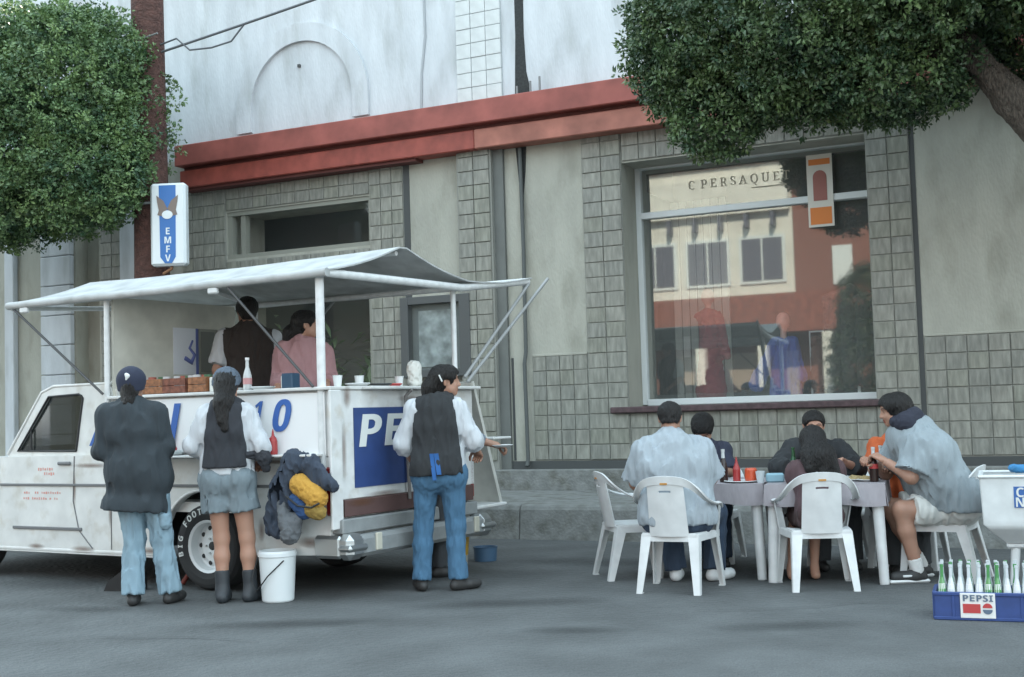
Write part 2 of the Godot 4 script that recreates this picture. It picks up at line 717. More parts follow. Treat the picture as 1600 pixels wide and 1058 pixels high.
func hair_mat() -> StandardMaterial3D:
	if M.has("hair"): return M["hair"]
	var m := mat("hair", 0.012, 0.0095, 0.009, 0.5, noise_tex("strand_tone", 0.05, 0.35, 1.0, 3), 1.0, noise_tex("strand", 0.06, 0.0, 1.0, 2), 1.0, 1.0)
	m.uv1_scale = Vector3(9, 0.9, 9)
	return m

func torso(J: Dictionary, g: float) -> Array:
	var w: float = J.get("w", 1.0)
	var dp: float = J.get("d", 1.0)
	var x: Vector3 = (J.shR - J.shL).normalized()
	var hx: Vector3 = (J.hiR - J.hiL).normalized()
	var chest: Vector3 = J.nk.lerp(J.pv, 0.36)
	var waist: Vector3 = J.nk.lerp(J.pv, 0.72)
	var belly: Vector3 = J.get("belly", V)
	var k := 0.07
	return [
		cap(J.shL, J.shR, 0.058 + g, -1, k),
		cap(chest - x * 0.095 * w, chest + x * 0.095 * w, 0.1 * dp + g, -1, k),
		cap(waist - x * 0.08 * w + belly, waist + x * 0.08 * w + belly, 0.1 * dp + g, -1, k),
		cap(J.pv - hx * 0.085 * w, J.pv + hx * 0.085 * w, 0.105 * dp + g, -1, k),
		cap(J.nk + (J.pv - J.nk) * 0.1, J.pv, 0.09 * dp + g, 0.1 * dp + g, k),
		cap(J.nk.lerp(J.hd, 0.1), J.nk + (J.pv - J.nk) * 0.12, 0.045 + g * 0.8, 0.07 + g, 0.06),
	]

func arm(J: Dictionary, s: String, g: float, reach: float, flare := 0.0) -> Array:
	# reach 0..1 upper arm, 1..2 forearm; the sleeve ends flat there
	var sh: Vector3 = J["sh" + s]
	var el: Vector3 = J["el" + s]
	var wr: Vector3 = J["wr" + s]
	var z: float = J.get("limb", 1.0)
	if reach <= 1.0:
		return [cap(sh, sh.lerp(el, reach), 0.054 * z + g, lerpf(0.054, 0.045, reach) * z + g + flare, 0.04, 2)]
	return [cap(sh, el, 0.054 * z + g, 0.044 * z + g, 0.04), cap(el, el.lerp(wr, reach - 1.0), 0.043 * z + g, lerpf(0.043, 0.029, reach - 1.0) * z + g + flare, 0.03, 2)]

func leg(J: Dictionary, s: String, g: float, reach: float, flare := 0.0) -> Array:
	var hi: Vector3 = J["hi" + s]
	var kn: Vector3 = J["kn" + s]
	var an: Vector3 = J["an" + s]
	var z: float = J.get("limb", 1.0)
	if reach <= 1.0:
		return [cap(hi, hi.lerp(kn, reach), 0.088 * z + g, lerpf(0.088, 0.058, reach) * z + g + flare, 0.04, 2)]
	return [cap(hi, kn, 0.088 * z + g, 0.058 * z + g, 0.04), cap(kn, kn.lerp(an, 0.35), 0.056 * z + g, 0.055 * z + g, 0.03), cap(kn.lerp(an, 0.35), kn.lerp(an, reach - 1.0), 0.055 * z + g, lerpf(0.055, 0.037, (reach - 1.35) / 0.65) * z + g + flare, 0.03, 2)]

func foot(J: Dictionary, s: String) -> Array:
	var an: Vector3 = J["an" + s]
	var dir: Vector3 = J.get("to" + s, J.get("toe", Vector3(0, 0, -1))).normalized()
	var heel := Vector3(an.x, an.y - 0.045, an.z) - dir * 0.035
	return [an, heel, dir]

func shoe_mesh(J: Dictionary, s: String, g := 0.0, high := 0.0) -> ArrayMesh:
	var f := foot(J, s)
	var an: Vector3 = f[0]
	var heel: Vector3 = f[1]
	var dir: Vector3 = f[2]
	var toe: Vector3 = heel + dir * 0.21
	var side := dir.cross(Vector3.UP)
	var floor_y: float = an.y - 0.085
	var o := [
		cap(heel, toe, 0.04 + g, 0.03 + g, 0.03),
		cap(heel + dir * 0.13 + side * 0.018, heel + dir * 0.19 + side * 0.012, 0.034 + g, 0.03 + g, 0.03),
		cap(an + Vector3(0, 0.0, 0), heel + dir * 0.06, 0.042 + g, 0.042 + g, 0.03),
	]
	if high > 0.0:
		var up: Vector3 = (J["kn" + s] - an).normalized()
		o.append(cap(an, an + up * high, 0.044 + g, 0.05 + g, 0.03, 2))
	o.append(cut(Vector3(an.x, floor_y, an.z), Vector3(0, -1, 0)))
	return field(o, 0.011)

func build_person(label: String, at: Vector3, turn: float, J: Dictionary, tone: float, group := "") -> Node3D:
	var p := thing("person", label, "person", at, turn, group)
	var o := torso(J, 0.0)
	for s in ["L", "R"]:
		o += arm(J, s, 0.0, 2.0)
		o += leg(J, s, 0.0, 2.0)
		var f := foot(J, s)
		o.append(cap(f[0], f[1], 0.035, 0.032, 0.02))
		o.append(cap(f[1], f[1] + f[2] * 0.19, 0.03, 0.022, 0.02))
	var hb: Basis = Basis.from_euler(Vector3(deg_to_rad(J.get("hp", 0.0)), deg_to_rad(J.get("hy", 0.0)), deg_to_rad(J.get("hr", 0.0))))
	var hs: float = J.get("hs", 1.0)
	o.append(cap(J.nk - Vector3(0, 0.03, 0), J.hd + hb * Vector3(0, -0.07, 0.03), 0.058, 0.05, 0.03))
	var parts := [[field(o, 0.018), Transform3D()], [head_mesh, Transform3D(hb.scaled(Vector3.ONE * hs), J.hd)]]
	for s in ["L", "R"]:
		var dir: Vector3 = (J["wr" + s] - J["el" + s]).normalized()
		var y := -dir
		var palm: Vector3 = J.get("palm" + s, Vector3(0.35 if s == "L" else -0.35, -1, 0))
		var z: Vector3 = -(palm - y * palm.dot(y)).normalized()
		var x := y.cross(z)
		var b := Basis(x, y, z)
		var mesh: ArrayMesh = hand_meshes["grip" if J.get("grip" + s, true) else "rest"]
		if s == "R":
			# the mesh is a right hand whose thumb points to -x when the palm looks down and the fingers forward
			parts.append([mesh, Transform3D(b, J["wr" + s])])
		else:
			parts.append([hand_meshes["grip_l" if J.get("gripL", true) else "rest_l"], Transform3D(b, J["wr" + s])])
	obj("body", joined(parts), skin(tone), p)
	return p

func mirrored(m: ArrayMesh) -> ArrayMesh:
	var a := m.surface_get_arrays(0)
	var v: PackedVector3Array = a[Mesh.ARRAY_VERTEX]
	var n: PackedVector3Array = a[Mesh.ARRAY_NORMAL]
	var ix: PackedInt32Array = a[Mesh.ARRAY_INDEX]
	for i in v.size():
		v[i].x = -v[i].x
		n[i].x = -n[i].x
	for i in range(0, ix.size(), 3):
		var t := ix[i]
		ix[i] = ix[i + 1]
		ix[i + 1] = t
	a[Mesh.ARRAY_VERTEX] = v
	a[Mesh.ARRAY_NORMAL] = n
	a[Mesh.ARRAY_INDEX] = ix
	var r := ArrayMesh.new()
	r.add_surface_from_arrays(Mesh.PRIMITIVE_TRIANGLES, a)
	return r

func wear(p: Node3D, called: String, ops: Array, m: Material, fold := 0.008, cell := 0.0125, size := 0.14, way := Vector3(1.15, 0.36, 1.15)) -> MeshInstance3D:
	return obj(called, field(ops, cell, fold, size, null, way), m, p)

func hair(p: Node3D, J: Dictionary, extra: Array, face_open := 1.0, big := 0.0, called := "hair") -> MeshInstance3D:
	# a close cap of hair that leaves the face free, plus strands given in head space
	var o := [
		cap(Vector3(0, 0.032, 0.022), Vector3(0, 0.036, -0.02), 0.093 + big, 0.088 + big, 0.02),
		cap(Vector3(0, 0.03, 0.03), Vector3(0, -0.035, 0.045), 0.086 + big, 0.065 + big, 0.02),
		dig(Vector3(0, -0.02, -0.1), Vector3(0, -0.12, -0.09), 0.078 * face_open, 0.085 * face_open, 0.012),
		dig(Vector3(-0.03, 0.012, -0.115), Vector3(0.03, 0.012, -0.115), 0.042 * face_open, 0.042 * face_open, 0.012),
		dig(Vector3(-0.1, -0.015, -0.01), Vector3(0.1, -0.015, -0.01), 0.026, 0.026, 0.012),
	]
	o += extra
	var hb: Basis = Basis.from_euler(Vector3(deg_to_rad(J.get("hp", 0.0)), deg_to_rad(J.get("hy", 0.0)), deg_to_rad(J.get("hr", 0.0))))
	var h := obj(called, field(o, 0.0065, 0.0055, 0.02, null, Vector3(1, 0.16, 1)), hair_mat(), p)
	h.transform = Transform3D(hb.scaled(Vector3.ONE * J.get("hs", 1.0)), J.hd)
	return h

# ------------------------------------------------------------------ setting
func ground() -> void:
	var asphalt := mat("asphalt", 0.2, 0.212, 0.213, 0.92, noise_tex("asphalt_tone", 0.0045, 0.8, 1.0, 6, FastNoiseLite.TYPE_SIMPLEX_SMOOTH, 1024), 0.16, noise_tex("asphalt_grain", 0.12, 0.0, 1.0, 3), 1.2, 1.0)
	asphalt.uv1_scale = Vector3.ONE * 0.22
	asphalt.detail_enabled = true
	asphalt.detail_blend_mode = BaseMaterial3D.BLEND_MODE_MUL
	asphalt.detail_albedo = noise_tex("asphalt_speck", 0.42, 0.55, 1.0, 2, FastNoiseLite.TYPE_SIMPLEX_SMOOTH, 1024)
	asphalt.detail_uv_layer = BaseMaterial3D.DETAIL_UV_1
	var st := begin()
	poly(st, [Vector3(-120, 0, -60), Vector3(120, 0, -60), Vector3(120, 0, 120), Vector3(-120, 0, 120)], Vector3.UP)
	tag(obj("street", st.commit(), asphalt), "grey asphalt street with darker worn patches", "", "", "structure")
	noise_tex("stain_tone", 0.02, 0.7, 1.0, 4)
	var flat := Basis(Vector3.RIGHT, -PI / 2)
	for s in [[-5.6, 5.1, 2.4, 1.0, 0.1], [-3.9, 6.3, 1.6, 0.5, 0.5], [-2.3, 4.5, 2.6, 1.1, 0.1], [-5.0, 7.5, 1.5, 0.4, 0.45], [-3.1, 7.2, 0.8, 0.3, 0.3], [-6.9, 7.4, 0.9, 0.35, 0.2], [-1.9, 6.7, 1.1, 0.4, 0.5], [-8.2, 6.4, 1.6, 0.8, 0.1], [-4.2, 4.0, 1.8, 0.7, 0.1]]:
		stain("oil_stain", null, Color(0.17, 0.175, 0.18, 0.34), Basis(Vector3.UP, s[4]) * flat * Basis.from_scale(Vector3(s[2], s[3], 1)), Vector3(s[0], 0.004 + 0.0007 * (s[0] + 9.0), s[1]), "structure")
	var rng := RandomNumberGenerator.new()
	rng.seed = 31
	for c in [[-2.6, 6.3, 1.6, 0.5], [-5.9, 8.3, 1.3, 0.2]]:
		var ck := begin()
		var p := Vector3(c[0], 0.012, c[1])
		var way: float = c[3]
		var last := []
		for k in int(c[2] / 0.09):
			way += rng.randf_range(-0.5, 0.5)
			way = lerpf(way, c[3], 0.3)
			var dir := Vector3(cos(way), 0, -sin(way))
			var side := Vector3(-dir.z, 0, dir.x) * rng.randf_range(0.002, 0.006)
			var now := [p + side, p - side]
			if last.size(): poly(ck, [last[0], now[0], now[1], last[1]], Vector3.UP)
			last = now
			p += dir * 0.09
		tag(obj("street_crack", ck.commit(), mat("crack", 0.05, 0.05, 0.05, 0.95)), "thin crack running through the asphalt", "", "", "structure")
	var concrete := mat("concrete", 0.26, 0.27, 0.26, 0.9, noise_tex("concrete_tone", 0.012, 0.8, 1.0, 6, FastNoiseLite.TYPE_SIMPLEX_SMOOTH, 1024), 0.5, noise_tex("concrete_grain", 0.09, 0.0, 1.0, 4), 0.6, 1.0)
	dirt(concrete, "kerb_dirt", 0.006, Color(0.84, 0.83, 0.8), 0.1)
	var kerb_poly := PackedVector2Array([Vector2(0.1, 0), Vector2(2.34, 0), Vector2(2.31, 0.31), Vector2(2.29, 0.345), Vector2(2.25, 0.36), Vector2(0.1, 0.36)])
	var turn := Basis(Vector3(0, 0, 1), Vector3.UP, Vector3(-1, 0, 0))
	for k in 12:
		var x0 := -24.0 + k * 2.6
		var so := begin()
		prism(so, kerb_poly, -(x0 + 2.588), -x0, turn)
		tag(obj("sidewalk_slab", so.commit(), concrete), "raised concrete sidewalk with a high rounded kerb", "", "", "structure")

func tile_variants(w: float, h: float) -> Array:
	var out := []
	for k in 3:
		out.append(boxm(Vector3(0, 0, 0), Vector3(w - 0.008, h - 0.008, 0.018), 0.004))
	return out

func facade() -> void:
	var b := thing("shop_building", "tiled shop building with red cornice and large display window", "building")
	var stucco := mat("stucco", 0.41, 0.41, 0.355, 0.92, noise_tex("stucco_tone", 0.004, 0.92, 1.0, 6, FastNoiseLite.TYPE_SIMPLEX_SMOOTH, 1024), 0.4, noise_tex("stucco_grain", 0.1, 0.0, 1.0, 4), 0.5, 1.0)
	var white := mat("upper_paint", 0.6, 0.64, 0.67, 0.9, noise_tex("paint_tone", 0.004, 0.9, 1.0, 6, FastNoiseLite.TYPE_SIMPLEX_SMOOTH, 1024), 0.3, noise_tex("stucco_grain", 0.1, 0.0, 1.0, 4), 0.4, 1.0)
	dirt(white, "wall_dirt", 0.0035, Color(0.91, 0.91, 0.9), 0.03)
	stucco.uv1_scale = Vector3(0.6, 0.22, 0.6)
	white.uv1_scale = Vector3(0.6, 0.16, 0.6)
	dirt(stucco, "wall_dirt", 0.0035, Color(0.86, 0.86, 0.84), 0.03)
	var joint := mat("joint", 0.26, 0.265, 0.24, 0.95)
	var dark := mat("groove", 0.07, 0.075, 0.075, 0.9)
	# masonry round the openings: x from left to right
	var wall := func(x0: float, x1: float, y0: float, y1: float, z1 := 0.0, m := stucco) -> void:
		obj("wall", span(Vector3(x0, y0, -0.9), Vector3(x1, y1, z1)), m, b)
	wall.call(-26.0, -14.42, 0.0, 5.2)
	wall.call(-14.42, -13.95, 0.0, 5.2, -0.25)
	wall.call(-13.95, -11.5, 0.0, 5.2, -0.01)
	wall.call(-11.5, -9.06, 0.0, 1.45, -0.01)
	wall.call(-11.5, -9.06, 3.05, 3.66, -0.01)
	wall.call(-11.5, -9.06, 4.34, 5.2, -0.01)
	wall.call(-9.06, -5.4, 0.0, 5.2)
	wall.call(-5.4, -2.47, 0.0, 1.36, -0.01)
	wall.call(-5.4, -2.47, 4.36, 5.2, -0.01)
	wall.call(-2.47, 9.0, 0.0, 5.2)
	obj("upper_wall", span(Vector3(-26, 5.2, -0.9), Vector3(9, 9.2, -0.03)), white, b)
	obj("roof", span(Vector3(-26, 9.05, -9), Vector3(9, 9.25, -0.9)), stucco, b)
	obj("rear_wall", span(Vector3(-26, 0, -9.2), Vector3(9, 9.2, -9)), stucco, b)
	obj("side_wall", span(Vector3(-26.2, 0, -9.2), Vector3(-26, 9.2, 0)), stucco, b)
	obj("side_wall", span(Vector3(9, 0, -9.2), Vector3(9.2, 9.2, 0)), stucco, b)
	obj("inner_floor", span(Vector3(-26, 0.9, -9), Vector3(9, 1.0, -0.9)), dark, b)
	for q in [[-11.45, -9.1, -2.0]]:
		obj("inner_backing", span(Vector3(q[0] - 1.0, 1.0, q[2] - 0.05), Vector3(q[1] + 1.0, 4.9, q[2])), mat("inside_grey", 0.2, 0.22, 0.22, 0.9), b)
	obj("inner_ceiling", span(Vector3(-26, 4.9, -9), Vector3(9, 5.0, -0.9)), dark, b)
	obj("partition", span(Vector3(-7.0, 1.0, -9), Vector3(-6.9, 4.9, -0.9)), stucco, b)
	# plinth under the wall
	var plinth := mat("concrete", 0, 0, 0)
	obj("plinth", span(Vector3(-26, 0.3, 0.0), Vector3(9, 0.62, 0.14), 0.015), plinth, b)
	obj("base_strip", span(Vector3(-26, 0.62, 0.0), Vector3(9, 0.72, 0.03)), dark, b)
	# tiles
	var tones := []
	for k in 4:
		var c: Vector3 = [Vector3(0.32, 0.322, 0.28), Vector3(0.295, 0.3, 0.265), Vector3(0.345, 0.345, 0.3), Vector3(0.305, 0.31, 0.26)][k]
		var tm := mat("tile_%d" % k, c.x, c.y, c.z, 0.55, noise_tex("tile_tone_%d" % k, 0.016, 0.74, 1.0, 5), 1.0, noise_tex("tile_relief", 0.05, 0.0, 1.0, 4), 0.3, 1.0)
		tm.uv1_scale = Vector3(1.7, 0.35, 1.7)
		tm.uv1_world_triplanar = true
		tones.append(tm)
	var rng := RandomNumberGenerator.new()
	rng.seed = 11
	var shapes := {}
	var places := []
	# x0, x1, y0, y1, z, columns
	var areas := [
		[-1.93, 1.36, 0.73, 2.03, 0.0, 15], [-2.462, -2.0, 0.73, 4.84, 0.008, 2], [-5.395, -2.47, 0.73, 1.29, -0.008, 13], [-5.39, -2.475, 4.38, 4.75, -0.008, 13],
		[-5.92, -5.405, 0.73, 4.84, 0.008, 2], [-6.68, -5.93, 0.73, 2.03, 0.0, 4], [-7.62, -7.16, 0.73, 4.84, 0.115, 2], [-8.38, -7.66, 0.73, 2.03, 0.0, 3],
		[-9.05, -8.52, 0.73, 4.84, 0.0, 3], [-11.5, -9.06, 4.36, 4.84, -0.008, 10], [-11.5, -9.06, 3.07, 3.62, -0.008, 10], [-12.3, -11.51, 0.73, 4.84, 0.0, 4], [-11.5, -9.06, 0.73, 1.4, -0.008, 10],
		[-13.9, -13.45, 0.73, 4.84, 0.0, 2]]
	for a in areas:
		var nx: int = a[5]
		var w: float = (a[1] - a[0]) / nx
		var ny := maxi(1, roundi((a[3] - a[2]) / 0.186))
		var h: float = (a[3] - a[2]) / ny
		for j in ny:
			for i in nx:
				places.append([Vector3(a[0] + (i + 0.5) * w, a[2] + (j + 0.5) * h, a[4] + rng.randf_range(0.006, 0.013)), w, h, rng.randi() % 4, rng.randf_range(-0.006, 0.006)])
	obj("pilaster", span(Vector3(-7.64, 0.3, 0.0), Vector3(-7.14, 5.0, 0.112)), joint, b)
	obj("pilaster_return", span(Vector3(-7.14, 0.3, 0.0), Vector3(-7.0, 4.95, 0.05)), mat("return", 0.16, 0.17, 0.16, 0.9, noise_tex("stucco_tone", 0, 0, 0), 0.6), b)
	for a in areas:
		if a[4] < 0.1:
			obj("tile_bed", span(Vector3(a[0] - 0.004, a[2] - 0.004, a[4] - 0.02), Vector3(a[1] + 0.004, a[3] + 0.004, a[4] + 0.003)), joint, b)
	places.sort_custom(func(p, q): return absf(p[0].x + 2.5) + maxf(0.0, p[0].y - 4.8) * 3.0 < absf(q[0].x + 2.5) + maxf(0.0, q[0].y - 4.8) * 3.0)
	var rest := []
	for k in 4: rest.append(begin())
	for i in places.size():
		var p: Array = places[i]
		var key := "%d_%d" % [roundi(p[1] * 1000), roundi(p[2] * 1000)]
		if not shapes.has(key): shapes[key] = boxm(V, Vector3(p[1] - 0.01, p[2] - 0.01, 0.02), 0.004)
		if i < 300:
			var t := obj("tile", shapes[key], tones[p[3]], b, p[0])
			t.rotation = Vector3(p[4], -p[4] * 0.7, 0)
		else:
			rest[p[3]].append_from(shapes[key], 0, Transform3D(Basis.from_euler(Vector3(p[4], -p[4] * 0.7, 0)), p[0]))
	for k in 4:
		tag(obj("tiles", rest[k].commit(), tones[k], b), "", "", "", "stuff")
	var pale := mat("tile_pale", 0.62, 0.66, 0.66, 0.7, noise_tex("paint_tone", 0, 0, 0), 1.0)
	obj("tile_bed", span(Vector3(-7.66, 5.4, -0.04), Vector3(-7.0, 8.2, -0.015)), mat("joint_pale", 0.42, 0.46, 0.47, 0.9), b)
	for j in 14:
		for i in 3:
			obj("tile", boxm(V, Vector3(0.212, 0.188, 0.02), 0.004), pale, b, Vector3(-7.55 + i * 0.219, 5.5 + j * 0.195, -0.01 + rng.randf_range(0.0, 0.006)))
	# narrow light strip and dark grooves beside the panels
	for g in [[-1.995, -1.94, 0.73, 4.85], [-8.515, -8.42, 0.73, 4.85], [-6.98, -6.95, 0.73, 2.03]]:
		obj("groove", span(Vector3(g[0], g[2], 0.0), Vector3(g[1], g[3], 0.006)), dark, b)
	obj("panel_ledge", span(Vector3(-6.68, 2.03, 0.0), Vector3(-5.93, 2.06, 0.02), 0.004), stucco, b)
	obj("panel_ledge", span(Vector3(-1.93, 2.035, 0.0), Vector3(4, 2.06, 0.02), 0.004), stucco, b)
	# left end: pale jointed pilaster, white strip
	for k in 9:
		obj("block", span(Vector3(-15.08, 0.75 + k * 0.46, 0.0), Vector3(-14.45, 1.2 + k * 0.46, 0.09), 0.012), white, b)
	obj("white_strip", span(Vector3(-13.42, 0.6, 0.0), Vector3(-13.05, 5.0, 0.12), 0.01), white, b)
	obj("white_strip", span(Vector3(-15.85, 0.6, 0.0), Vector3(-15.65, 5.0, 0.1), 0.01), white, b)
	# red cornice in two steps
	var red := mat("cornice_red", 0.36, 0.08, 0.058, 0.6, noise_tex("cornice_tone", 0.008, 0.75, 1.0, 5), 0.6)
	var pink := mat("cornice_faded", 0.44, 0.17, 0.125, 0.7, noise_tex("cornice_tone", 0, 0, 0), 0.5)
	var c := obj("cornice", span(Vector3(-12.15, 5.03, -0.02), Vector3(9, 5.33, 0.34), 0.012), mat("cornice_top", 0.36, 0.1, 0.08, 0.65, noise_tex("cornice_tone", 0, 0, 0), 0.4), b)
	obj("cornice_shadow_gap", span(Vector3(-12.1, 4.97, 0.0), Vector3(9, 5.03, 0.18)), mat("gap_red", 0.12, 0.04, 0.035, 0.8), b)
	obj("lower_fascia", span(Vector3(-12.12, 4.72, 0.0), Vector3(-7.3, 4.97, 0.26), 0.012), red, b)
	tag(obj("lower_fascia", span(Vector3(-7.297, 4.72, 0.0), Vector3(9, 4.97, 0.26), 0.012), pink, b), "faded pink fascia board")
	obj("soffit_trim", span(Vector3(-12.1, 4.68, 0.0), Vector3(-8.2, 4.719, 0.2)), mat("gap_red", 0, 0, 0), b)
	c.set_meta("label", "dark red cornice beam")
	# arch moulding on the upper wall
	var ring := PackedVector2Array()
	for k in 25:
		var a := PI * k / 24
		ring.append(Vector2(cos(a) * 1.12, sin(a) * 1.12))
	for k in 25:
		var a := PI * (24 - k) / 24
		ring.append(Vector2(cos(a) * 0.86, sin(a) * 0.86))
	var as_ := begin()
	prism(as_, ring, 0.0, 0.05, Basis(), Vector3(-10.15, 5.78, -0.03))
	obj("arch_moulding", as_.commit(), white, b)
	for s in [-1.0, 1.0]:
		obj("arch_moulding", span(Vector3(-10.15 + s * 0.862, 5.45, -0.03), Vector3(-10.15 + s * 1.118, 5.779, 0.02)), white, b)
	obj("wall_vent", span(Vector3(-10.2, 6.28, -0.03), Vector3(-10.16, 6.32, 0.0)), dark, b)
	for s in [[-6.74, 0.16], [-6.55, 0.2], [-6.42, 0.24]]:
		obj("pipe_stub", tubem([Vector3(s[0], 5.33, 0.1), Vector3(s[0], 5.33 + s[1], 0.1)], [0.014], 6), mat("stub", 0.2, 0.21, 0.21, 0.6), b)
	# drain pipe with its long black stain
	var soot := mat("soot", 0.045, 0.05, 0.05, 0.9, noise_tex("stain_tone", 0, 0, 0), 2.0)
	var so := begin()
	prism(so, PackedVector2Array([Vector2(-6.83, 4.72), Vector2(-6.68, 4.72), Vector2(-6.7, 4.4), Vector2(-6.735, 4.1), Vector2(-6.75, 3.6), Vector2(-6.77, 3.6), Vector2(-6.79, 4.2)]), 0.0, 0.006)
	prism(so, PackedVector2Array([Vector2(-6.83, 5.4), Vector2(-6.6, 5.42), Vector2(-6.66, 5.7), Vector2(-6.68, 6.2), Vector2(-6.66, 8.0), Vector2(-6.8, 8.0), Vector2(-6.8, 6.2)]), -0.03, -0.024)
	obj("soot_stain", so.commit(), soot, b)
	obj("drain_pipe", tubem([Vector3(-6.75, 4.7, 0.05), Vector3(-6.74, 3.4, 0.05), Vector3(-6.75, 2.1, 0.05), Vector3(-6.77, 1.95, 0.06), Vector3(-6.76, 0.74, 0.06), Vector3(-6.76, 0.66, 0.1)], [0.026], 8), mat("pipe", 0.09, 0.1, 0.098, 0.7), b)
	obj("wall_cable", tubem([Vector3(-8.15, 8.0, -0.02), Vector3(-8.13, 6.4, -0.02), Vector3(-8.2, 5.9, -0.02), Vector3(-8.22, 5.4, -0.02)], [0.016], 6), mat("cable_grey", 0.35, 0.38, 0.4, 0.7), b)
	# display window
	var w := obj("display_window", joined([
		[span(Vector3(-5.4, 1.38, -0.55), Vector3(-5.33, 4.42, -0.46), 0.006), Transform3D()], [span(Vector3(-2.53, 1.38, -0.55), Vector3(-2.46, 4.42, -0.46), 0.006), Transform3D()],
		[span(Vector3(-5.33, 1.37, -0.55), Vector3(-2.53, 1.45, -0.45), 0.006), Transform3D()], [span(Vector3(-5.33, 4.34, -0.55), Vector3(-2.53, 4.42, -0.45), 0.006), Transform3D()],
		[span(Vector3(-5.33, 3.71, -0.55), Vector3(-2.53, 3.79, -0.44), 0.006), Transform3D()]]), mat("alu", 0.62, 0.66, 0.66, 0.45), b)
	obj("pane", span(Vector3(-5.33, 1.45, -0.505), Vector3(-2.53, 3.71, -0.5)), glass("shop_glass", 0.15), w)
	obj("pane", span(Vector3(-5.33, 3.79, -0.505), Vector3(-2.53, 4.34, -0.5)), glass("shop_glass", 0.15), w)
	obj("sill", span(Vector3(-5.62, 1.29, -0.45), Vector3(-2.35, 1.365, 0.1), 0.012), mat("sill_brown", 0.11, 0.07, 0.075, 0.8, noise_tex("stain_tone", 0, 0, 0), 1.0), w)
	obj("window_reveal", span(Vector3(-5.412, 1.37, -0.9), Vector3(-5.402, 4.36, -0.002)), mat("reveal", 0.17, 0.18, 0.165, 0.9, noise_tex("stucco_tone", 0, 0, 0), 0.8), b)
	# left glazing bay
	var beige := mat("frame_beige", 0.25, 0.255, 0.22, 0.7)
	var t := obj("transom_window", joined([
		[span(Vector3(-11.5, 3.66, -0.16), Vector3(-9.06, 3.72, -0.03)), Transform3D()], [span(Vector3(-11.5, 4.28, -0.16), Vector3(-9.06, 4.34, -0.03)), Transform3D()],
		[span(Vector3(-11.5, 3.72, -0.16), Vector3(-11.42, 4.28, -0.04)), Transform3D()], [span(Vector3(-9.1, 3.72, -0.16), Vector3(-9.06, 4.28, -0.04)), Transform3D()], [span(Vector3(-11.28, 3.72, -0.16), Vector3(-11.2, 4.28, -0.06)), Transform3D()]]), beige, b)
	obj("pane", span(Vector3(-11.42, 3.72, -0.125), Vector3(-9.1, 4.28, -0.12)), glass("dim_glass", 0.025), t)

	var l := obj("shop_window", joined([
		[span(Vector3(-11.5, 1.45, -0.16), Vector3(-9.06, 1.52, -0.03)), Transform3D()], [span(Vector3(-11.5, 2.98, -0.16), Vector3(-9.06, 3.05, -0.03)), Transform3D()],
		[span(Vector3(-11.5, 1.52, -0.16), Vector3(-11.44, 2.98, -0.04)), Transform3D()], [span(Vector3(-9.12, 1.52, -0.16), Vector3(-9.06, 2.98, -0.04)), Transform3D()]]), beige, b)
	obj("pane", span(Vector3(-11.44, 1.52, -0.125), Vector3(-9.12, 2.98, -0.12)), glass("dim_glass", 0.025), l)
	# shallow display case on the panel
	var dc := thing("display_case", "dark framed glass display case on the beige panel behind the truck", "display case", Vector3(-8.0, 2.36, 0.05))
	obj("frame", joined([[boxm(Vector3(-0.47, 0, 0.04), Vector3(0.12, 1.06, 0.12), 0.006), Transform3D()], [boxm(Vector3(0.43, 0, 0.04), Vector3(0.16, 1.06, 0.12), 0.006), Transform3D()], [boxm(Vector3(-0.03, 0.48, 0.04), Vector3(0.76, 0.1, 0.12), 0.006), Transform3D()], [boxm(Vector3(-0.03, -0.48, 0.04), Vector3(0.76, 0.1, 0.12), 0.006), Transform3D()]]), mat("case_dark", 0.075, 0.08, 0.08, 0.6), dc)
	obj("backing", boxm(Vector3(-0.03, 0, -0.03), Vector3(0.76, 0.86, 0.02)), mat("case_back", 0.12, 0.14, 0.14, 0.8), dc)
	obj("picture", boxm(Vector3(-0.06, -0.02, -0.012), Vector3(0.5, 0.74, 0.012)), mat("case_picture", 0.36, 0.42, 0.42, 0.7, noise_tex("picture_tone", 0.008, 0.55, 1.0, 3), 0.9), dc)
	obj("glass", boxm(Vector3(-0.03, 0, 0.05), Vector3(0.76, 0.86, 0.004)), glass("dim_glass", 0.025), dc)

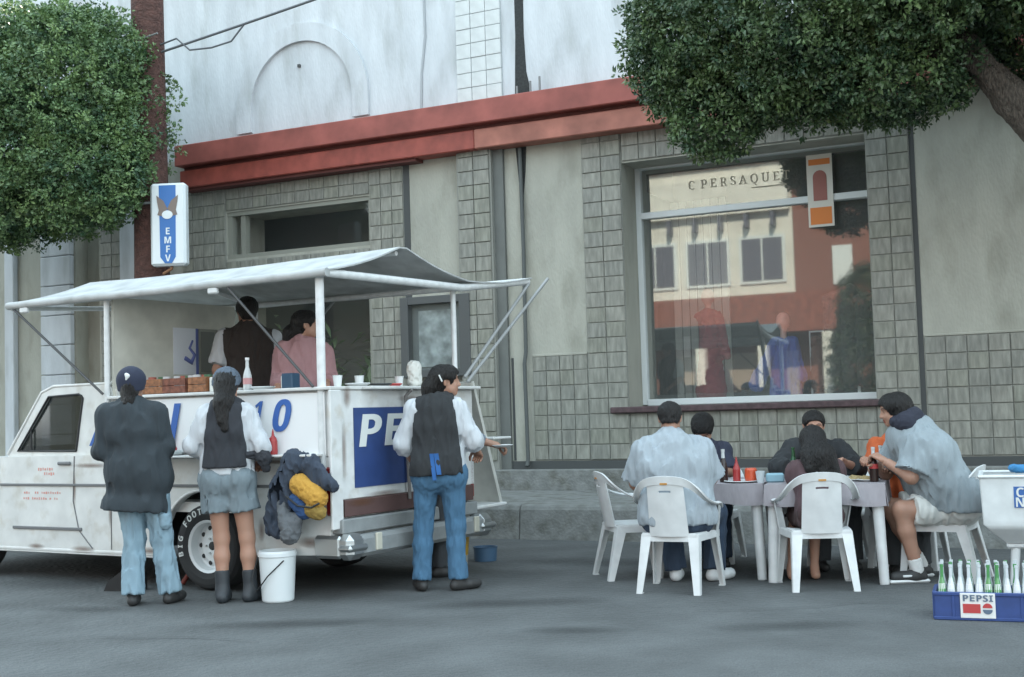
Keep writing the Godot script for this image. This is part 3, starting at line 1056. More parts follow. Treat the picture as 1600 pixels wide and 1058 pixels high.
func shop_inside() -> void:
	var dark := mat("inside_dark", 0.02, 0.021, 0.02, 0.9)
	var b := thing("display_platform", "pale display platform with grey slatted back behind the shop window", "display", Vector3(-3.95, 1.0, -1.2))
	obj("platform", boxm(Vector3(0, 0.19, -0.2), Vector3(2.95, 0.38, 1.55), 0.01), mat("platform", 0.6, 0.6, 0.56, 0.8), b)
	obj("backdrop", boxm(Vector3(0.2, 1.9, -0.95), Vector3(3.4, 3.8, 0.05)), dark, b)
	for k in 7:
		obj("slat", boxm(Vector3(-1.42 + k * 0.115, 1.75, -0.7 + k * 0.01), Vector3(0.1, 2.75, 0.03), 0.006), mat("slat_grey", 0.4, 0.41, 0.37, 0.8), b)
	obj("price_card", boxm(Vector3(-1.3, 1.15, -0.66), Vector3(0.09, 0.28, 0.01)), mat("paper", 0.6, 0.6, 0.56, 0.8), b)
	# two dressed shop dummies and a low rack of clothes
	var d1 := thing("shop_dummy", "shop dummy in a long maroon dress behind the window", "mannequin", Vector3(-4.75, 1.38, -1.25))
	obj("dress", field([cap(Vector3(0, 0.15, 0), Vector3(0, 0.75, 0), 0.2, 0.13, 0.05), cap(Vector3(0, 0.75, 0), Vector3(0, 1.1, 0), 0.12, 0.13), cap(Vector3(-0.13, 1.12, 0), Vector3(0.13, 1.12, 0), 0.06), cap(Vector3(0.14, 1.1, 0), Vector3(0.22, 0.6, 0), 0.055, 0.06), cut(Vector3(0, 0.02, 0), Vector3(0, -1, 0))], 0.022, 0.02, 0.12), cloth("maroon", 0.2, 0.028, 0.035), d1)
	obj("head", field([cap(Vector3(0, 1.36, 0), Vector3(0, 1.4, 0), 0.085, 0.08), cap(Vector3(0, 1.14, 0), Vector3(0, 1.3, 0), 0.04)], 0.014), mat("dummy_skin", 0.4, 0.22, 0.18, 0.6), d1)
	var d2 := thing("shop_dummy", "child size shop dummy in a blue gown behind the window", "mannequin", Vector3(-3.75, 1.38, -1.1))
	obj("gown", field([cap(Vector3(0, 0.08, 0), Vector3(0, 0.62, 0), 0.2, 0.12, 0.05), cap(Vector3(-0.1, 0.72, 0), Vector3(0.1, 0.72, 0), 0.07, 0.07, 0.06), cap(Vector3(-0.12, 0.72, 0), Vector3(-0.36, 0.22, 0.02), 0.06, 0.1), cap(Vector3(0.12, 0.72, 0), Vector3(0.2, 0.3, 0.04), 0.06, 0.08), cut(Vector3(0, 0.02, 0), Vector3(0, -1, 0))], 0.02, 0.03, 0.1, null, Vector3(1, 0.2, 1)), cloth("royal_blue", 0.03, 0.065, 0.27), d2)
	obj("head", field([cap(Vector3(0, 0.98, 0), Vector3(0, 1.02, 0), 0.085, 0.08), cap(Vector3(0, 0.74, 0), Vector3(0, 0.9, 0), 0.04)], 0.014), mat("dummy_skin", 0, 0, 0), d2)
	var r := thing("clothes_rack", "low rack of brown and dark clothes behind the window", "clothes rack", Vector3(-3.05, 1.38, -1.3))
	obj("rail", tubem([Vector3(-0.42, 0, 0), Vector3(-0.42, 0.85, 0), Vector3(0.42, 0.85, 0), Vector3(0.42, 0, 0)], [0.014], 8), mat("alu", 0, 0, 0), r)
	for k in 6:
		var x := -0.34 + k * 0.135
		obj("garment", field([cap(Vector3(x, 0.74, -0.1), Vector3(x, 0.74, 0.1), 0.05), cap(Vector3(x, 0.68, 0), Vector3(x, 0.2, 0.02), 0.07, 0.085)], 0.022, 0.02, 0.09), cloth(["garment_brown", "garment_dark", "garment_green"][k % 3], [0.1, 0.04, 0.035][k % 3], [0.06, 0.04, 0.06][k % 3], [0.045, 0.045, 0.05][k % 3]), r)
	var dk := thing("coat_display", "tall dark coats on a stand at the right of the shop window", "clothes rack", Vector3(-2.85, 1.38, -1.05))
	obj("stand", tubem([V, Vector3(0, 1.35, 0)], [0.02], 8), mat("alu", 0, 0, 0), dk)
	for k in 4:
		var x := -0.27 + k * 0.18
		obj("coat", field([cap(Vector3(x - 0.04, 1.2 + 0.08 * sin(k * 1.7), 0), Vector3(x + 0.04, 1.22 + 0.08 * sin(k * 1.7), 0), 0.09), cap(Vector3(x, 1.1, 0), Vector3(x, 0.25, 0.02), 0.11, 0.13)], 0.022, 0.025, 0.1), cloth("coat_dark", 0.025, 0.028, 0.03), dk)
	var rng := RandomNumberGenerator.new()
	rng.seed = 9
	for k in 3:
		var pt := thing("potted_plant", ["bushy potted plant behind the left shop window nearest the pole", "bushy potted plant behind the left shop window between the vendors", "bushy potted plant behind the left shop window beside the thick post"][k], "plant", Vector3(-11.0 + k * 0.75, 1.0, -0.75), 0.0, "potted plants behind the left shop window")
		obj("pot", lathem([[0, 0], [0.16, 0], [0.2, 0.5], [0.17, 0.5], [0, 0.46]], 14), mat("rust", 0, 0, 0) if M.has("rust") else mat("rust", 0.25, 0.13, 0.07, 0.8), pt)
		var st := begin()
		for q in 170:
			var base := Vector3(rng.randfn() * 0.09, 0.5 + absf(rng.randfn()) * 0.5, rng.randfn() * 0.09)
			var dir := Vector3(rng.randfn(), rng.randfn() * 0.5 + 0.2, rng.randfn()).normalized()
			var sd := dir.cross(Vector3.UP).normalized() * 0.035
			var mid := base + dir * 0.16
			face(st, base, mid + sd, mid - sd, Vector3.UP)
			face(st, mid + sd, base + dir * 0.34 - Vector3(0, 0.05, 0), mid - sd, Vector3.UP)
		obj("leaves", st.commit(), mat("plant_leaf", 0.14, 0.22, 0.12, 0.5), pt)
	# lettering and poster on the glass
	var gold := mat("window_letters", 0.42, 0.39, 0.31, 0.6)
	var l := thing("window_lettering", "faint gold lettering painted along the top pane of the shop window", "lettering", Vector3(-3.95, 4.08, -0.492))
	var words := text("C  P E R S A Q U E T", 0.12, 0.003, "Droid Serif", false)
	obj("letters", words, gold, l, Vector3(-0.13, 0.0, 0)).scale = Vector3(0.84, 0.9, 1)
	obj("small_letters", boxm(Vector3(0.25, -0.11, 0), Vector3(0.42, 0.014, 0.003)), gold, l)
	var p := thing("poster", "white poster with an orange arch stuck on the shop window", "poster", Vector3(-3.08, 3.84, -0.43))
	obj("sheet", boxm(V, Vector3(0.3, 0.86, 0.004)), mat("poster_white", 0.6, 0.58, 0.52, 0.7), p)
	var orange := mat("poster_orange", 0.62, 0.2, 0.05, 0.7)
	obj("orange_band", boxm(Vector3(0, 0.34, 0.004), Vector3(0.25, 0.07, 0.003)), orange, p)
	obj("orange_band", boxm(Vector3(0, -0.3, 0.004), Vector3(0.25, 0.2, 0.003)), orange, p)
	var arch := PackedVector2Array([Vector2(-0.08, -0.12), Vector2(0.08, -0.12)])
	for k in 9: arch.append(Vector2(cos(PI * k / 8) * 0.08, 0.16 + sin(PI * k / 8) * 0.08))
	obj("arch_print", prismm(arch, 0.002, 0.006), mat("poster_brown", 0.3, 0.12, 0.1, 0.7), p)

func across_the_street() -> void:
	tree("dark slim tree standing across the street, seen only in the shop window", Vector3(-6.35, 0, 20.0), [cap(V, Vector3(0, 1.6, 0), 0.16, 0.12)], [], [[Vector3(0, 2.5, 0), Vector3(1.0, 1.5, 1.0)], [Vector3(0.05, 3.9, 0), Vector3(0.75, 1.3, 0.75)]], 6000, 44, 0.3)
	var low := thing("opposite_house", "low dark walled house across the street beyond the white building", "building", Vector3(-27, 0, 24.5))
	obj("wall", span(Vector3(-9, 0, 0), Vector3(8.4, 8.4, 5)), mat("house_dark", 0.075, 0.08, 0.065, 0.9), low)
	obj("roof", span(Vector3(-9.2, 8.4, -0.3), Vector3(8.45, 8.7, 5.2)), mat("house_dark", 0, 0, 0), low)
	# the sunlit side that the shop windows reflect
	var white := mat("opposite_white", 0.72, 0.7, 0.64, 0.9, noise_tex("paint_tone", 0, 0, 0), 0.3)
	var tile := mat("opposite_tile", 0.3, 0.1, 0.07, 0.85, noise_tex("cornice_tone", 0, 0, 0), 1.0)
	var dark := mat("opposite_dark", 0.1, 0.1, 0.13, 0.5)
	var b := thing("opposite_building", "white two storey building with brown tiled canopy across the street", "building", Vector3(-9.5, 0, 24))
	obj("wall", span(Vector3(-9, 0, 0), Vector3(0.4, 9.1, 6)), white, b)
	obj("brown_wall", span(Vector3(0.4, 0, -0.12), Vector3(8, 9.1, 6)), mat("opposite_brick", 0.2, 0.085, 0.065, 0.9), b)
	obj("window", span(Vector3(1.6, 5.0, -0.2), Vector3(2.2, 6.2, -0.122)), mat("alu", 0, 0, 0), b)
	obj("parapet", span(Vector3(-9.1, 9.1, -0.15), Vector3(8.1, 9.8, 6.1)), tile, b)
	obj("canopy", span(Vector3(-9, 3.55, -1.3), Vector3(8, 4.75, 0)), tile, b)
	obj("sign_band", span(Vector3(-6, 7.5, -0.25), Vector3(0.3, 8.7, 0)), white, b)
	for k in 10:
		obj("bracket", span(Vector3(-8.0 + k * 0.86, 7.0, -0.4), Vector3(-7.9 + k * 0.86, 7.45, 0)), dark, b)
	for k in 5:
		var x := -8.6 + k * 1.8
		var w := obj("window", span(Vector3(x, 5.2, -0.06), Vector3(x + 1.5, 6.75, -0.002)), mat("alu", 0, 0, 0), b)
		obj("pane", span(Vector3(x + 0.1, 5.3, -0.08), Vector3(x + 0.72, 6.65, -0.062)), dark, w)
		obj("pane", span(Vector3(x + 0.78, 5.3, -0.08), Vector3(x + 1.4, 6.65, -0.062)), dark, w)
	obj("lower_storey", span(Vector3(-8.9, 0.0, -0.045), Vector3(7.9, 3.54, -0.003)), mat("lower_brown", 0.13, 0.05, 0.04, 0.8), b)
	for k in 9:
		obj("column", span(Vector3(-8.6 + k * 2.0, 0, -1.25), Vector3(-8.3 + k * 2.0, 3.5, -0.95)), white, b)
	for k in 8:
		obj("shop_front", span(Vector3(-8.0 + k * 2.0, 0.2, -0.09), Vector3(-6.9 + k * 2.0, 3.0, -0.047)), mat("shopfront", 0.3, 0.24, 0.2, 0.6), b)

func pole_and_wires() -> void:
	var p := thing("utility_pole", "thick reddish brown pole behind the food truck canopy", "pole", Vector3(-11.33, 0.36, 1.75))
	obj("shaft", tubem([V, Vector3(0.02, 3.5, 0), Vector3(-0.03, 9.0, 0)], [0.24, 0.225, 0.2], 18), mat("pole_brown", 0.13, 0.062, 0.05, 0.85, noise_tex("pole_tone", 0.02, 0.6, 1.0, 5), 0.8, noise_tex("strand", 0, 0, 0), 1.5, 1.0), p)
	obj("step", tubem([Vector3(0.1, 6.0, 0.18), Vector3(0.34, 6.02, 0.2)], [0.012], 6), mat("stub", 0, 0, 0), p)
	# hanging shop sign
	var s := thing("beer_sign", "white and blue vertical light box sign with a winged emblem on the brown pole", "sign", Vector3(-10.83, 3.86, 1.95), deg_to_rad(22))
	var w := mat("sign_white", 0.68, 0.74, 0.76, 0.35)
	var blue := mat("sign_blue", 0.03, 0.15, 0.42, 0.4)
	obj("case", boxm(V, Vector3(0.46, 1.06, 0.16), 0.03), w, s)
	obj("blue_band", prismm(PackedVector2Array([Vector2(-0.11, 0.5), Vector2(0.11, 0.5), Vector2(0.1, -0.42), Vector2(0.05, -0.5), Vector2(-0.04, -0.5), Vector2(-0.1, -0.42)]), 0.078, 0.084), blue, s)
	var brown := mat("emblem_brown", 0.2, 0.16, 0.14, 0.6)
	for e in [-1.0, 1.0]:
		obj("emblem_wing", prismm(PackedVector2Array([Vector2(0, 0.2), Vector2(e * 0.05, 0.3), Vector2(e * 0.14, 0.37), Vector2(e * 0.13, 0.28), Vector2(e * 0.11, 0.18), Vector2(e * 0.13, 0.12), Vector2(e * 0.05, 0.1)]) if e > 0 else PackedVector2Array([Vector2(e * 0.05, 0.1), Vector2(e * 0.13, 0.12), Vector2(e * 0.11, 0.18), Vector2(e * 0.13, 0.28), Vector2(e * 0.14, 0.37), Vector2(e * 0.05, 0.3), Vector2(0, 0.2)]), 0.083, 0.089), brown, s)
	var disc := PackedVector2Array()
	for k in 16: disc.append(Vector2(cos(TAU * k / 16) * 0.07, 0.12 + sin(TAU * k / 16) * 0.055))
	obj("emblem_disc", prismm(disc, 0.088, 0.093), w, s)
	for k in 4:
		obj("letter", text(["E", "M", "F", "V"][k], 0.085, 0.004), w, s, Vector3(0, -0.09 - k * 0.115, 0.087))
	obj("bracket", tubem([Vector3(-0.45, 0.3, -0.05), Vector3(-0.2, 0.3, 0)], [0.018], 6), mat("stub", 0, 0, 0), s)
	obj("bracket", tubem([Vector3(-0.1, -0.62, -0.02), Vector3(0.02, -0.56, 0), Vector3(0.02, -0.5, 0)], [0.02], 6), mat("rust", 0.25, 0.13, 0.07, 0.8), s)
	var black := mat("wire_black", 0.1, 0.11, 0.12, 0.7)
	var wire := thing("overhead_wire", "dark overhead wire sagging from the brown pole across the white wall", "wire", Vector3(-11.1, 6.3, 1.75))
	var pts := []
	for k in 13:
		var t := k / 12.0
		pts.append(Vector3(t * 7.0, -0.1 + t * 1.15 - sin(t * PI) * 0.06, -0.4 * t))
	obj("wire", tubem(pts, [0.016], 6), black, wire)
	obj("drop_loop", tubem([Vector3(-0.02, 0.0, 0.0), Vector3(0.25, 0.04, 0.0), Vector3(0.45, -0.14, -0.02), Vector3(0.8, -0.16, -0.03), Vector3(1.1, -0.12, -0.05), Vector3(1.3, 0.09, -0.08)], [0.012], 6), black, wire)

func tree(label: String, at: Vector3, trunk: Array, limbs: Array, lobes: Array, count: int, seed_: int, tint := 1.0) -> void:
	var rng := RandomNumberGenerator.new()
	rng.seed = seed_
	var t := thing("ficus_tree", label, "tree", at)
	var bark := mat("bark", 0.2, 0.17, 0.14, 0.95, noise_tex("bark_tone", 0.03, 0.45, 1.0, 5), 1.0, noise_tex("bark_relief", 0.04, 0.0, 1.0, 4), 4.0, 1.0)
	bark.uv1_scale = Vector3(2.5, 0.8, 2.5)
	obj("trunk", field(trunk, 0.035, 0.03, 0.18, null, Vector3(1, 0.3, 1)), bark, t)
	for l in limbs:
		obj("limb", tubem(l[0], l[1], 9), bark, t)
	# leaf sprig
	var st := begin()
	for k in 10:
		var dir := Vector3(rng.randf_range(-1, 1), rng.randf_range(-0.5, 1), rng.randf_range(-1, 1)).normalized()
		var side := dir.cross(Vector3(rng.randf_range(-1, 1), 1, rng.randf_range(-1, 1))).normalized()
		var up := side.cross(dir)
		var base := dir * rng.randf_range(0.01, 0.05)
		var len := rng.randf_range(0.042, 0.072)
		var wd := len * 0.24
		var mid := base + dir * len * 0.5 + up * 0.006
		var tip := base + dir * len - up * 0.008
		var tone := rng.randf_range(0.85, 1.12)
		st.set_color(Color(tone, tone, tone))
		for tri in [[base, mid + side * wd, mid], [base, mid, mid - side * wd], [mid, mid + side * wd, tip], [mid, tip, mid - side * wd]]:
			var a: Vector3 = tri[0]
			var b2: Vector3 = tri[1]
			var c: Vector3 = tri[2]
			var n := (c - a).cross(b2 - a).normalized()
			for q in [a, b2, c]:
				st.set_normal(n)
				st.add_vertex(q)
	var leaf := mat("leaf", 0.5, 0.5, 0.5, 0.42)
	leaf.vertex_color_use_as_albedo = true
	leaf.albedo_color = Color(1, 1, 1)
	leaf.backlight_enabled = true
	leaf.backlight = Color(0.22, 0.3, 0.12)
	var mm := MultiMesh.new()
	mm.transform_format = MultiMesh.TRANSFORM_3D
	mm.use_colors = true
	mm.mesh = st.commit()
	var total := 0.0
	for l in lobes: total += l[1].x * l[1].y + l[1].y * l[1].z + l[1].x * l[1].z
	var where := []
	for l in lobes:
		var r: Vector3 = l[1]
		var n := int(count * (r.x * r.y + r.y * r.z + r.x * r.z) / total)
		var bumps := FastNoiseLite.new()
		bumps.seed = seed_
		bumps.frequency = 1.7
		for k in n:
			var u := Vector3(rng.randfn(), rng.randfn(), rng.randfn()).normalized()
			var depth := 1.0 - absf(rng.randfn()) * 0.16
			var q: Vector3 = l[0] + u * r * maxf(depth, 0.25)
			var s: float = 1.0 + 0.22 * bumps.get_noise_3dv(q * 1.3) + 0.2 * bumps.get_noise_3dv(q * 3.2)
			q = l[0] + (q - l[0]) * s
			where.append([q, u])
	mm.instance_count = where.size()
	var pal := FastNoiseLite.new()
	pal.seed = seed_ + 3
	pal.frequency = 1.9
	for i in where.size():
		var q: Vector3 = where[i][0]
		var b := Basis.from_euler(Vector3(rng.randf() * TAU, rng.randf() * TAU, rng.randf() * TAU)).scaled(Vector3.ONE * rng.randf_range(0.8, 1.25))
		mm.set_instance_transform(i, Transform3D(b, q))
		var young := clampf(0.5 + pal.get_noise_3dv(q) * 0.9 + rng.randf_range(-0.3, 0.3), 0.0, 1.0)
		mm.set_instance_color(i, Color(lerpf(0.035, 0.16, young), lerpf(0.085, 0.25, young), lerpf(0.045, 0.09, young)) * tint)
	var mi := MultiMeshInstance3D.new()
	mi.name = "crown"
	mi.set_meta("kind", "stuff")
	mi.multimesh = mm
	mi.material_override = leaf
	t.add_child(mi, true)

func trees() -> void:
	tree("dense clipped green tree at the left, before the brown pole", Vector3(-14.9, 0.36, 1.5),
		[cap(Vector3(0, -0.3, 0), Vector3(0.05, 1.2, 0.05), 0.26, 0.19, 0.1), cap(Vector3(0.05, 1.2, 0.05), Vector3(0.2, 3.0, 0.3), 0.19, 0.16, 0.1), cap(Vector3(0.2, -0.2, 0.1), Vector3(0.3, -0.3, 0.3), 0.12, 0.08, 0.1)],
		[[[Vector3(0.2, 3.0, 0.3), Vector3(1.2, 3.9, 0.5), Vector3(2.4, 4.6, 0.7)], [0.13, 0.09, 0.04]], [[Vector3(0.2, 3.0, 0.3), Vector3(-0.5, 4.0, 0.3), Vector3(-0.9, 4.9, 0.2)], [0.12, 0.09, 0.04]], [[Vector3(0.2, 3.0, 0.3), Vector3(0.4, 4.2, 0.9), Vector3(0.6, 5.4, 1.1)], [0.12, 0.08, 0.04]]],
		[[Vector3(2.0, 5.0, 0.75), Vector3(1.95, 1.55, 1.5)], [Vector3(3.15, 4.25, 0.9), Vector3(0.85, 0.8, 0.8)], [Vector3(1.3, 3.95, 0.9), Vector3(1.0, 0.62, 0.8)], [Vector3(0.2, 4.9, 0.4), Vector3(1.5, 1.4, 1.2)], [Vector3(2.6, 5.6, 0.8), Vector3(1.25, 0.9, 1.1)]], 19000, 21, 1.1)
	tree("broad dark green tree with a leaning trunk at the right, over the dining tables", Vector3(-0.1, 0.36, 2.35),
		[cap(Vector3(0, -0.3, 0), Vector3(0.1, 1.0, 0), 0.3, 0.22, 0.1), cap(Vector3(0.1, 1.0, 0), Vector3(-0.15, 2.9, 0.1), 0.22, 0.19, 0.1), cap(Vector3(-0.15, 2.9, 0.1), Vector3(-0.62, 3.6, 0.15), 0.19, 0.15, 0.1), cap(Vector3(-0.62, 3.6, 0.15), Vector3(-1.02, 4.12, 0.15), 0.15, 0.12, 0.1), cap(Vector3(-1.02, 4.12, 0.15), Vector3(-1.5, 4.42, 0.2), 0.12, 0.1, 0.1), cap(Vector3(-0.1, 2.7, 0.1), Vector3(-0.4, 3.8, 0.0), 0.14, 0.11, 0.1)],
		[[[Vector3(-1.4, 4.25, 0.2), Vector3(-2.3, 4.5, 0.3), Vector3(-3.4, 4.6, 0.4)], [0.1, 0.07, 0.03]], [[Vector3(-1.2, 4.1, 0.2), Vector3(-1.6, 4.8, 0.7), Vector3(-2.2, 5.4, 1.0)], [0.09, 0.07, 0.03]], [[Vector3(-0.45, 3.7, 0.0), Vector3(-0.3, 4.6, 0.2), Vector3(0.2, 5.5, 0.3)], [0.11, 0.08, 0.04]]],
		[[Vector3(-2.5, 4.75, 0.3), Vector3(1.55, 0.95, 1.3)], [Vector3(-3.45, 4.5, 0.3), Vector3(0.75, 0.75, 0.75)], [Vector3(-3.3, 3.85, 0.3), Vector3(0.5, 0.48, 0.5)], [Vector3(-2.6, 4.1, 0.3), Vector3(0.7, 0.5, 0.7)], [Vector3(-1.75, 4.05, 0.1), Vector3(0.9, 0.5, 0.9)], [Vector3(-0.1, 4.35, -0.6), Vector3(1.0, 0.6, 0.6)], [Vector3(-0.9, 5.3, 0.3), Vector3(1.7, 1.1, 1.5)], [Vector3(0.5, 5.0, 0.4), Vector3(1.4, 1.2, 1.3)], [Vector3(-1.35, 4.6, 0.9), Vector3(0.7, 0.5, 0.6)]], 22000, 33, 0.72)

# ------------------------------------------------------------------ the food truck: in its own space x runs to the front, z to the far side
func arc(cx: float, cy: float, r: float, a0: float, a1: float, n: int) -> PackedVector2Array:
	var out := PackedVector2Array()
	for k in n + 1:
		var a := deg_to_rad(lerpf(a0, a1, float(k) / n))
		out.append(Vector2(cx + cos(a) * r, cy + sin(a) * r))
	return out

const TRUCK_AT := Vector3(-6.61, 0, 6.42)
const TRUCK_TURN := 175.0

func on_truck(s: float, h: float, l: float) -> Vector3:
	return TRUCK_AT + Basis(Vector3.UP, deg_to_rad(TRUCK_TURN)) * Vector3(s, h, l)

func tinted() -> StandardMaterial3D:
	if M.has("truck_glass"): return M["truck_glass"]
	var m := glass("truck_glass", 0.0)
	m.albedo_color = Color(0.12, 0.15, 0.15, 0.45)
	return m

func truck() -> void:
	var t := thing("food_truck", "white pickup truck turned into a food stand, parked along the kerb", "truck", TRUCK_AT, deg_to_rad(TRUCK_TURN))
	var paint := mat("truck_paint", 0.7, 0.71, 0.69, 0.38, noise_tex("grime", 0.005, 0.9, 1.0, 6, FastNoiseLite.TYPE_SIMPLEX_SMOOTH, 1024), 0.6)
	dirt(paint, "grime_brown", 0.006, Color(0.91, 0.89, 0.86), 0.02)
	var board := mat("counter_board", 0.7, 0.71, 0.7, 0.6, noise_tex("grime", 0, 0, 0), 0.8)
	dirt(board, "grime_brown", 0.006, Color(0.91, 0.89, 0.86), 0.02)
	var black := mat("truck_black", 0.018, 0.019, 0.02, 0.6)
	var trim := mat("truck_trim", 0.14, 0.145, 0.15, 0.4)
	var chrome := mat("chrome", 0.5, 0.52, 0.52, 0.34)
	chrome.metallic = 0.9
	var side := PackedVector2Array([Vector2(-1.3, 0.33)])
	side.append_array(arc(0, 0.36, 0.43, 188, -8, 18))
	side.append_array([Vector2(0.5, 0.25), Vector2(2.5, 0.25)])
	side.append_array(arc(3.05, 0.36, 0.43, 188, -8, 18))
	side.append_array([Vector2(3.75, 0.34), Vector2(3.98, 0.48), Vector2(4.0, 0.9), Vector2(3.92, 0.99), Vector2(2.5, 1.08), Vector2(1.06, 1.09), Vector2(1.06, 1.05), Vector2(-1.3, 1.05)])
	var body := obj("body", joined([[prismm(side, 0.0, 0.05), Transform3D()], [prismm(side, 1.83, 1.88), Transform3D()],
		[span(Vector3(2.42, 1.0, 0.052), Vector3(3.9, 1.05, 1.828), 0.02), Transform3D()], [span(Vector3(3.9, 0.4, 0.052), Vector3(3.96, 0.98, 1.828), 0.02), Transform3D()],
		[span(Vector3(-1.28, 0.62, 0.052), Vector3(1.04, 0.7, 1.828)), Transform3D()], [span(Vector3(-1.3, 0.34, 0.052), Vector3(-1.26, 0.62, 1.828)), Transform3D()],
		[span(Vector3(1.02, 0.4, 0.052), Vector3(1.06, 1.64, 1.828)), Transform3D()]]), paint, t)
	obj("underbody", joined([[span(Vector3(-1.2, 0.3, 0.4), Vector3(3.8, 0.6, 1.5)), Transform3D()], [span(Vector3(-0.5, 0.3, 0.3), Vector3(0.5, 0.85, 0.34)), Transform3D()], [span(Vector3(2.5, 0.3, 0.3), Vector3(3.55, 0.95, 0.34)), Transform3D()]]), black, t)
	obj("rocker", joined([[tubem([Vector3(0.45, 0.275, 0.03), Vector3(2.55, 0.275, 0.03)], [0.035], 10), Transform3D()], [tubem([Vector3(-1.29, 0.35, 0.03), Vector3(-0.46, 0.335, 0.03)], [0.03], 10), Transform3D()]]), paint, t)
	for z in [-0.006, 1.886]:
		obj("trim_strip", joined([[boxm(Vector3(0.93, 0.835, z), Vector3(3.1, 0.022, 0.014), 0.004), Transform3D()], [boxm(Vector3(-0.9, 0.835, z), Vector3(0.74, 0.022, 0.014), 0.004), Transform3D()]]), trim, t)
		obj("lower_strip", boxm(Vector3(1.86, 0.46, z), Vector3(0.9, 0.026, 0.014), 0.004), trim, t)
	var lips := []
	for c in [0.0, 3.05]:
		var pts := []
		for p in arc(c, 0.36, 0.44, 185, -5, 18): pts.append(Vector3(p.x, p.y, 0.0))
		lips.append([tubem(pts, [0.014], 6), Transform3D()])
	obj("arch_lip", joined(lips), paint, t)
	# greenhouse
	var cab := []
	for z in [0.03, 1.81]:
		for pl in [[Vector2(2.42, 1.08), Vector2(1.95, 1.63), Vector2(1.86, 1.6), Vector2(2.29, 1.125), Vector2(2.3, 1.08)],
			[Vector2(1.95, 1.63), Vector2(1.8, 1.68), Vector2(1.15, 1.685), Vector2(1.08, 1.66), Vector2(1.06, 1.6), Vector2(1.43, 1.603), Vector2(1.47, 1.615), Vector2(1.86, 1.6)],
			[Vector2(1.06, 1.6), Vector2(1.04, 1.08), Vector2(1.52, 1.08), Vector2(1.505, 1.14), Vector2(1.41, 1.57), Vector2(1.43, 1.603)],
			[Vector2(1.52, 1.08), Vector2(2.3, 1.08), Vector2(2.29, 1.125), Vector2(1.51, 1.12)]]:
			cab.append([prismm(PackedVector2Array(pl), z, z + 0.04), Transform3D()])
	cab.append([span(Vector3(1.08, 1.665, 0.06), Vector3(1.84, 1.705, 1.82), 0.018), Transform3D()])
	obj("cab", joined(cab), paint, t)
	obj("drip_rail", tubem([Vector3(1.08, 1.69, 0.04), Vector3(1.8, 1.69, 0.035), Vector3(1.96, 1.64, 0.035), Vector3(2.42, 1.1, 0.03)], [0.014], 6), paint, t)
	obj("roof_light", boxm(Vector3(1.5, 1.72, 0.5), Vector3(0.12, 0.04, 0.1), 0.012), paint, t)
	var seal := []
	for z in [0.028, 1.852]:
		seal.append([tubem([Vector3(1.51, 1.125, z), Vector3(1.42, 1.58, z), Vector3(1.47, 1.61, z), Vector3(1.86, 1.6, z), Vector3(2.28, 1.13, z), Vector3(1.51, 1.125, z)], [0.011], 6), Transform3D()])
	seal.append([tubem([Vector3(2.1, 1.13, 0.03), Vector3(2.1, 1.32, 0.03)], [0.009], 6), Transform3D()])
	obj("window_seal", joined(seal), black, t)
	var pane := PackedVector2Array([Vector2(1.51, 1.12), Vector2(1.43, 1.6), Vector2(1.86, 1.6), Vector2(2.29, 1.125)])
	obj("side_window", prismm(pane, 0.048, 0.052), tinted(), t)
	obj("side_window", prismm(pane, 1.828, 1.832), tinted(), t)
	var ws := begin()
	slab(ws, 2, 2, func(u: float, v: float) -> Vector3: return Vector3(2.41 - 0.5 * v, 1.09 + 0.56 * v, lerpf(0.08, 1.8, u)), 0.006)
	obj("windscreen", ws.commit(), tinted(), t)
	var cabin := mat("cabin", 0.05, 0.055, 0.055, 0.8)
	obj("seat", joined([[span(Vector3(1.12, 0.62, 0.15), Vector3(1.7, 0.8, 1.72), 0.05), Transform3D()], [span(Vector3(1.1, 0.75, 0.15), Vector3(1.27, 1.34, 1.72), 0.05), Transform3D()], [span(Vector3(1.06, 0.4, 0.06), Vector3(2.5, 0.46, 1.82)), Transform3D()]]), cabin, t)
	obj("dashboard", span(Vector3(2.0, 0.8, 0.06), Vector3(2.4, 1.17, 1.82), 0.05), cabin, t)
	var ring := []
	for k in 21:
		var a := TAU * k / 20
		ring.append(Vector3(1.82 - sin(a) * 0.06, 1.2 + sin(a) * 0.18, 0.5 + cos(a) * 0.19))
	obj("steering_wheel", joined([[tubem(ring, [0.017], 6), Transform3D()], [tubem([Vector3(1.82, 1.2, 0.32), Vector3(1.84, 1.18, 0.5), Vector3(1.82, 1.2, 0.68)], [0.012], 6), Transform3D()], [tubem([Vector3(1.83, 1.18, 0.5), Vector3(2.15, 1.02, 0.5)], [0.022], 6), Transform3D()]]), black, t)
	# door cut, handle and the small red writing on it
	var seam := begin()
	tube(seam, [Vector3(1.5, 1.08, -0.001), Vector3(1.52, 0.7, -0.001), Vector3(1.45, 0.45, -0.001), Vector3(1.28, 0.3, -0.001)], [0.006], 5)
	tube(seam, [Vector3(2.5, 1.06, -0.001), Vector3(2.52, 0.3, -0.001)], [0.006], 5)
	tube(seam, [Vector3(1.05, 1.05, -0.001), Vector3(1.05, 0.3, -0.001)], [0.005], 5)
	obj("door_seam", seam.commit(), trim, t)
	obj("door_handle", boxm(Vector3(1.62, 1.02, -0.012), Vector3(0.16, 0.03, 0.024), 0.008), trim, t)
	var red := mat("faded_red", 0.6, 0.3, 0.26, 0.7)
	var rng := RandomNumberGenerator.new()
	rng.seed = 3
	var dash := begin()
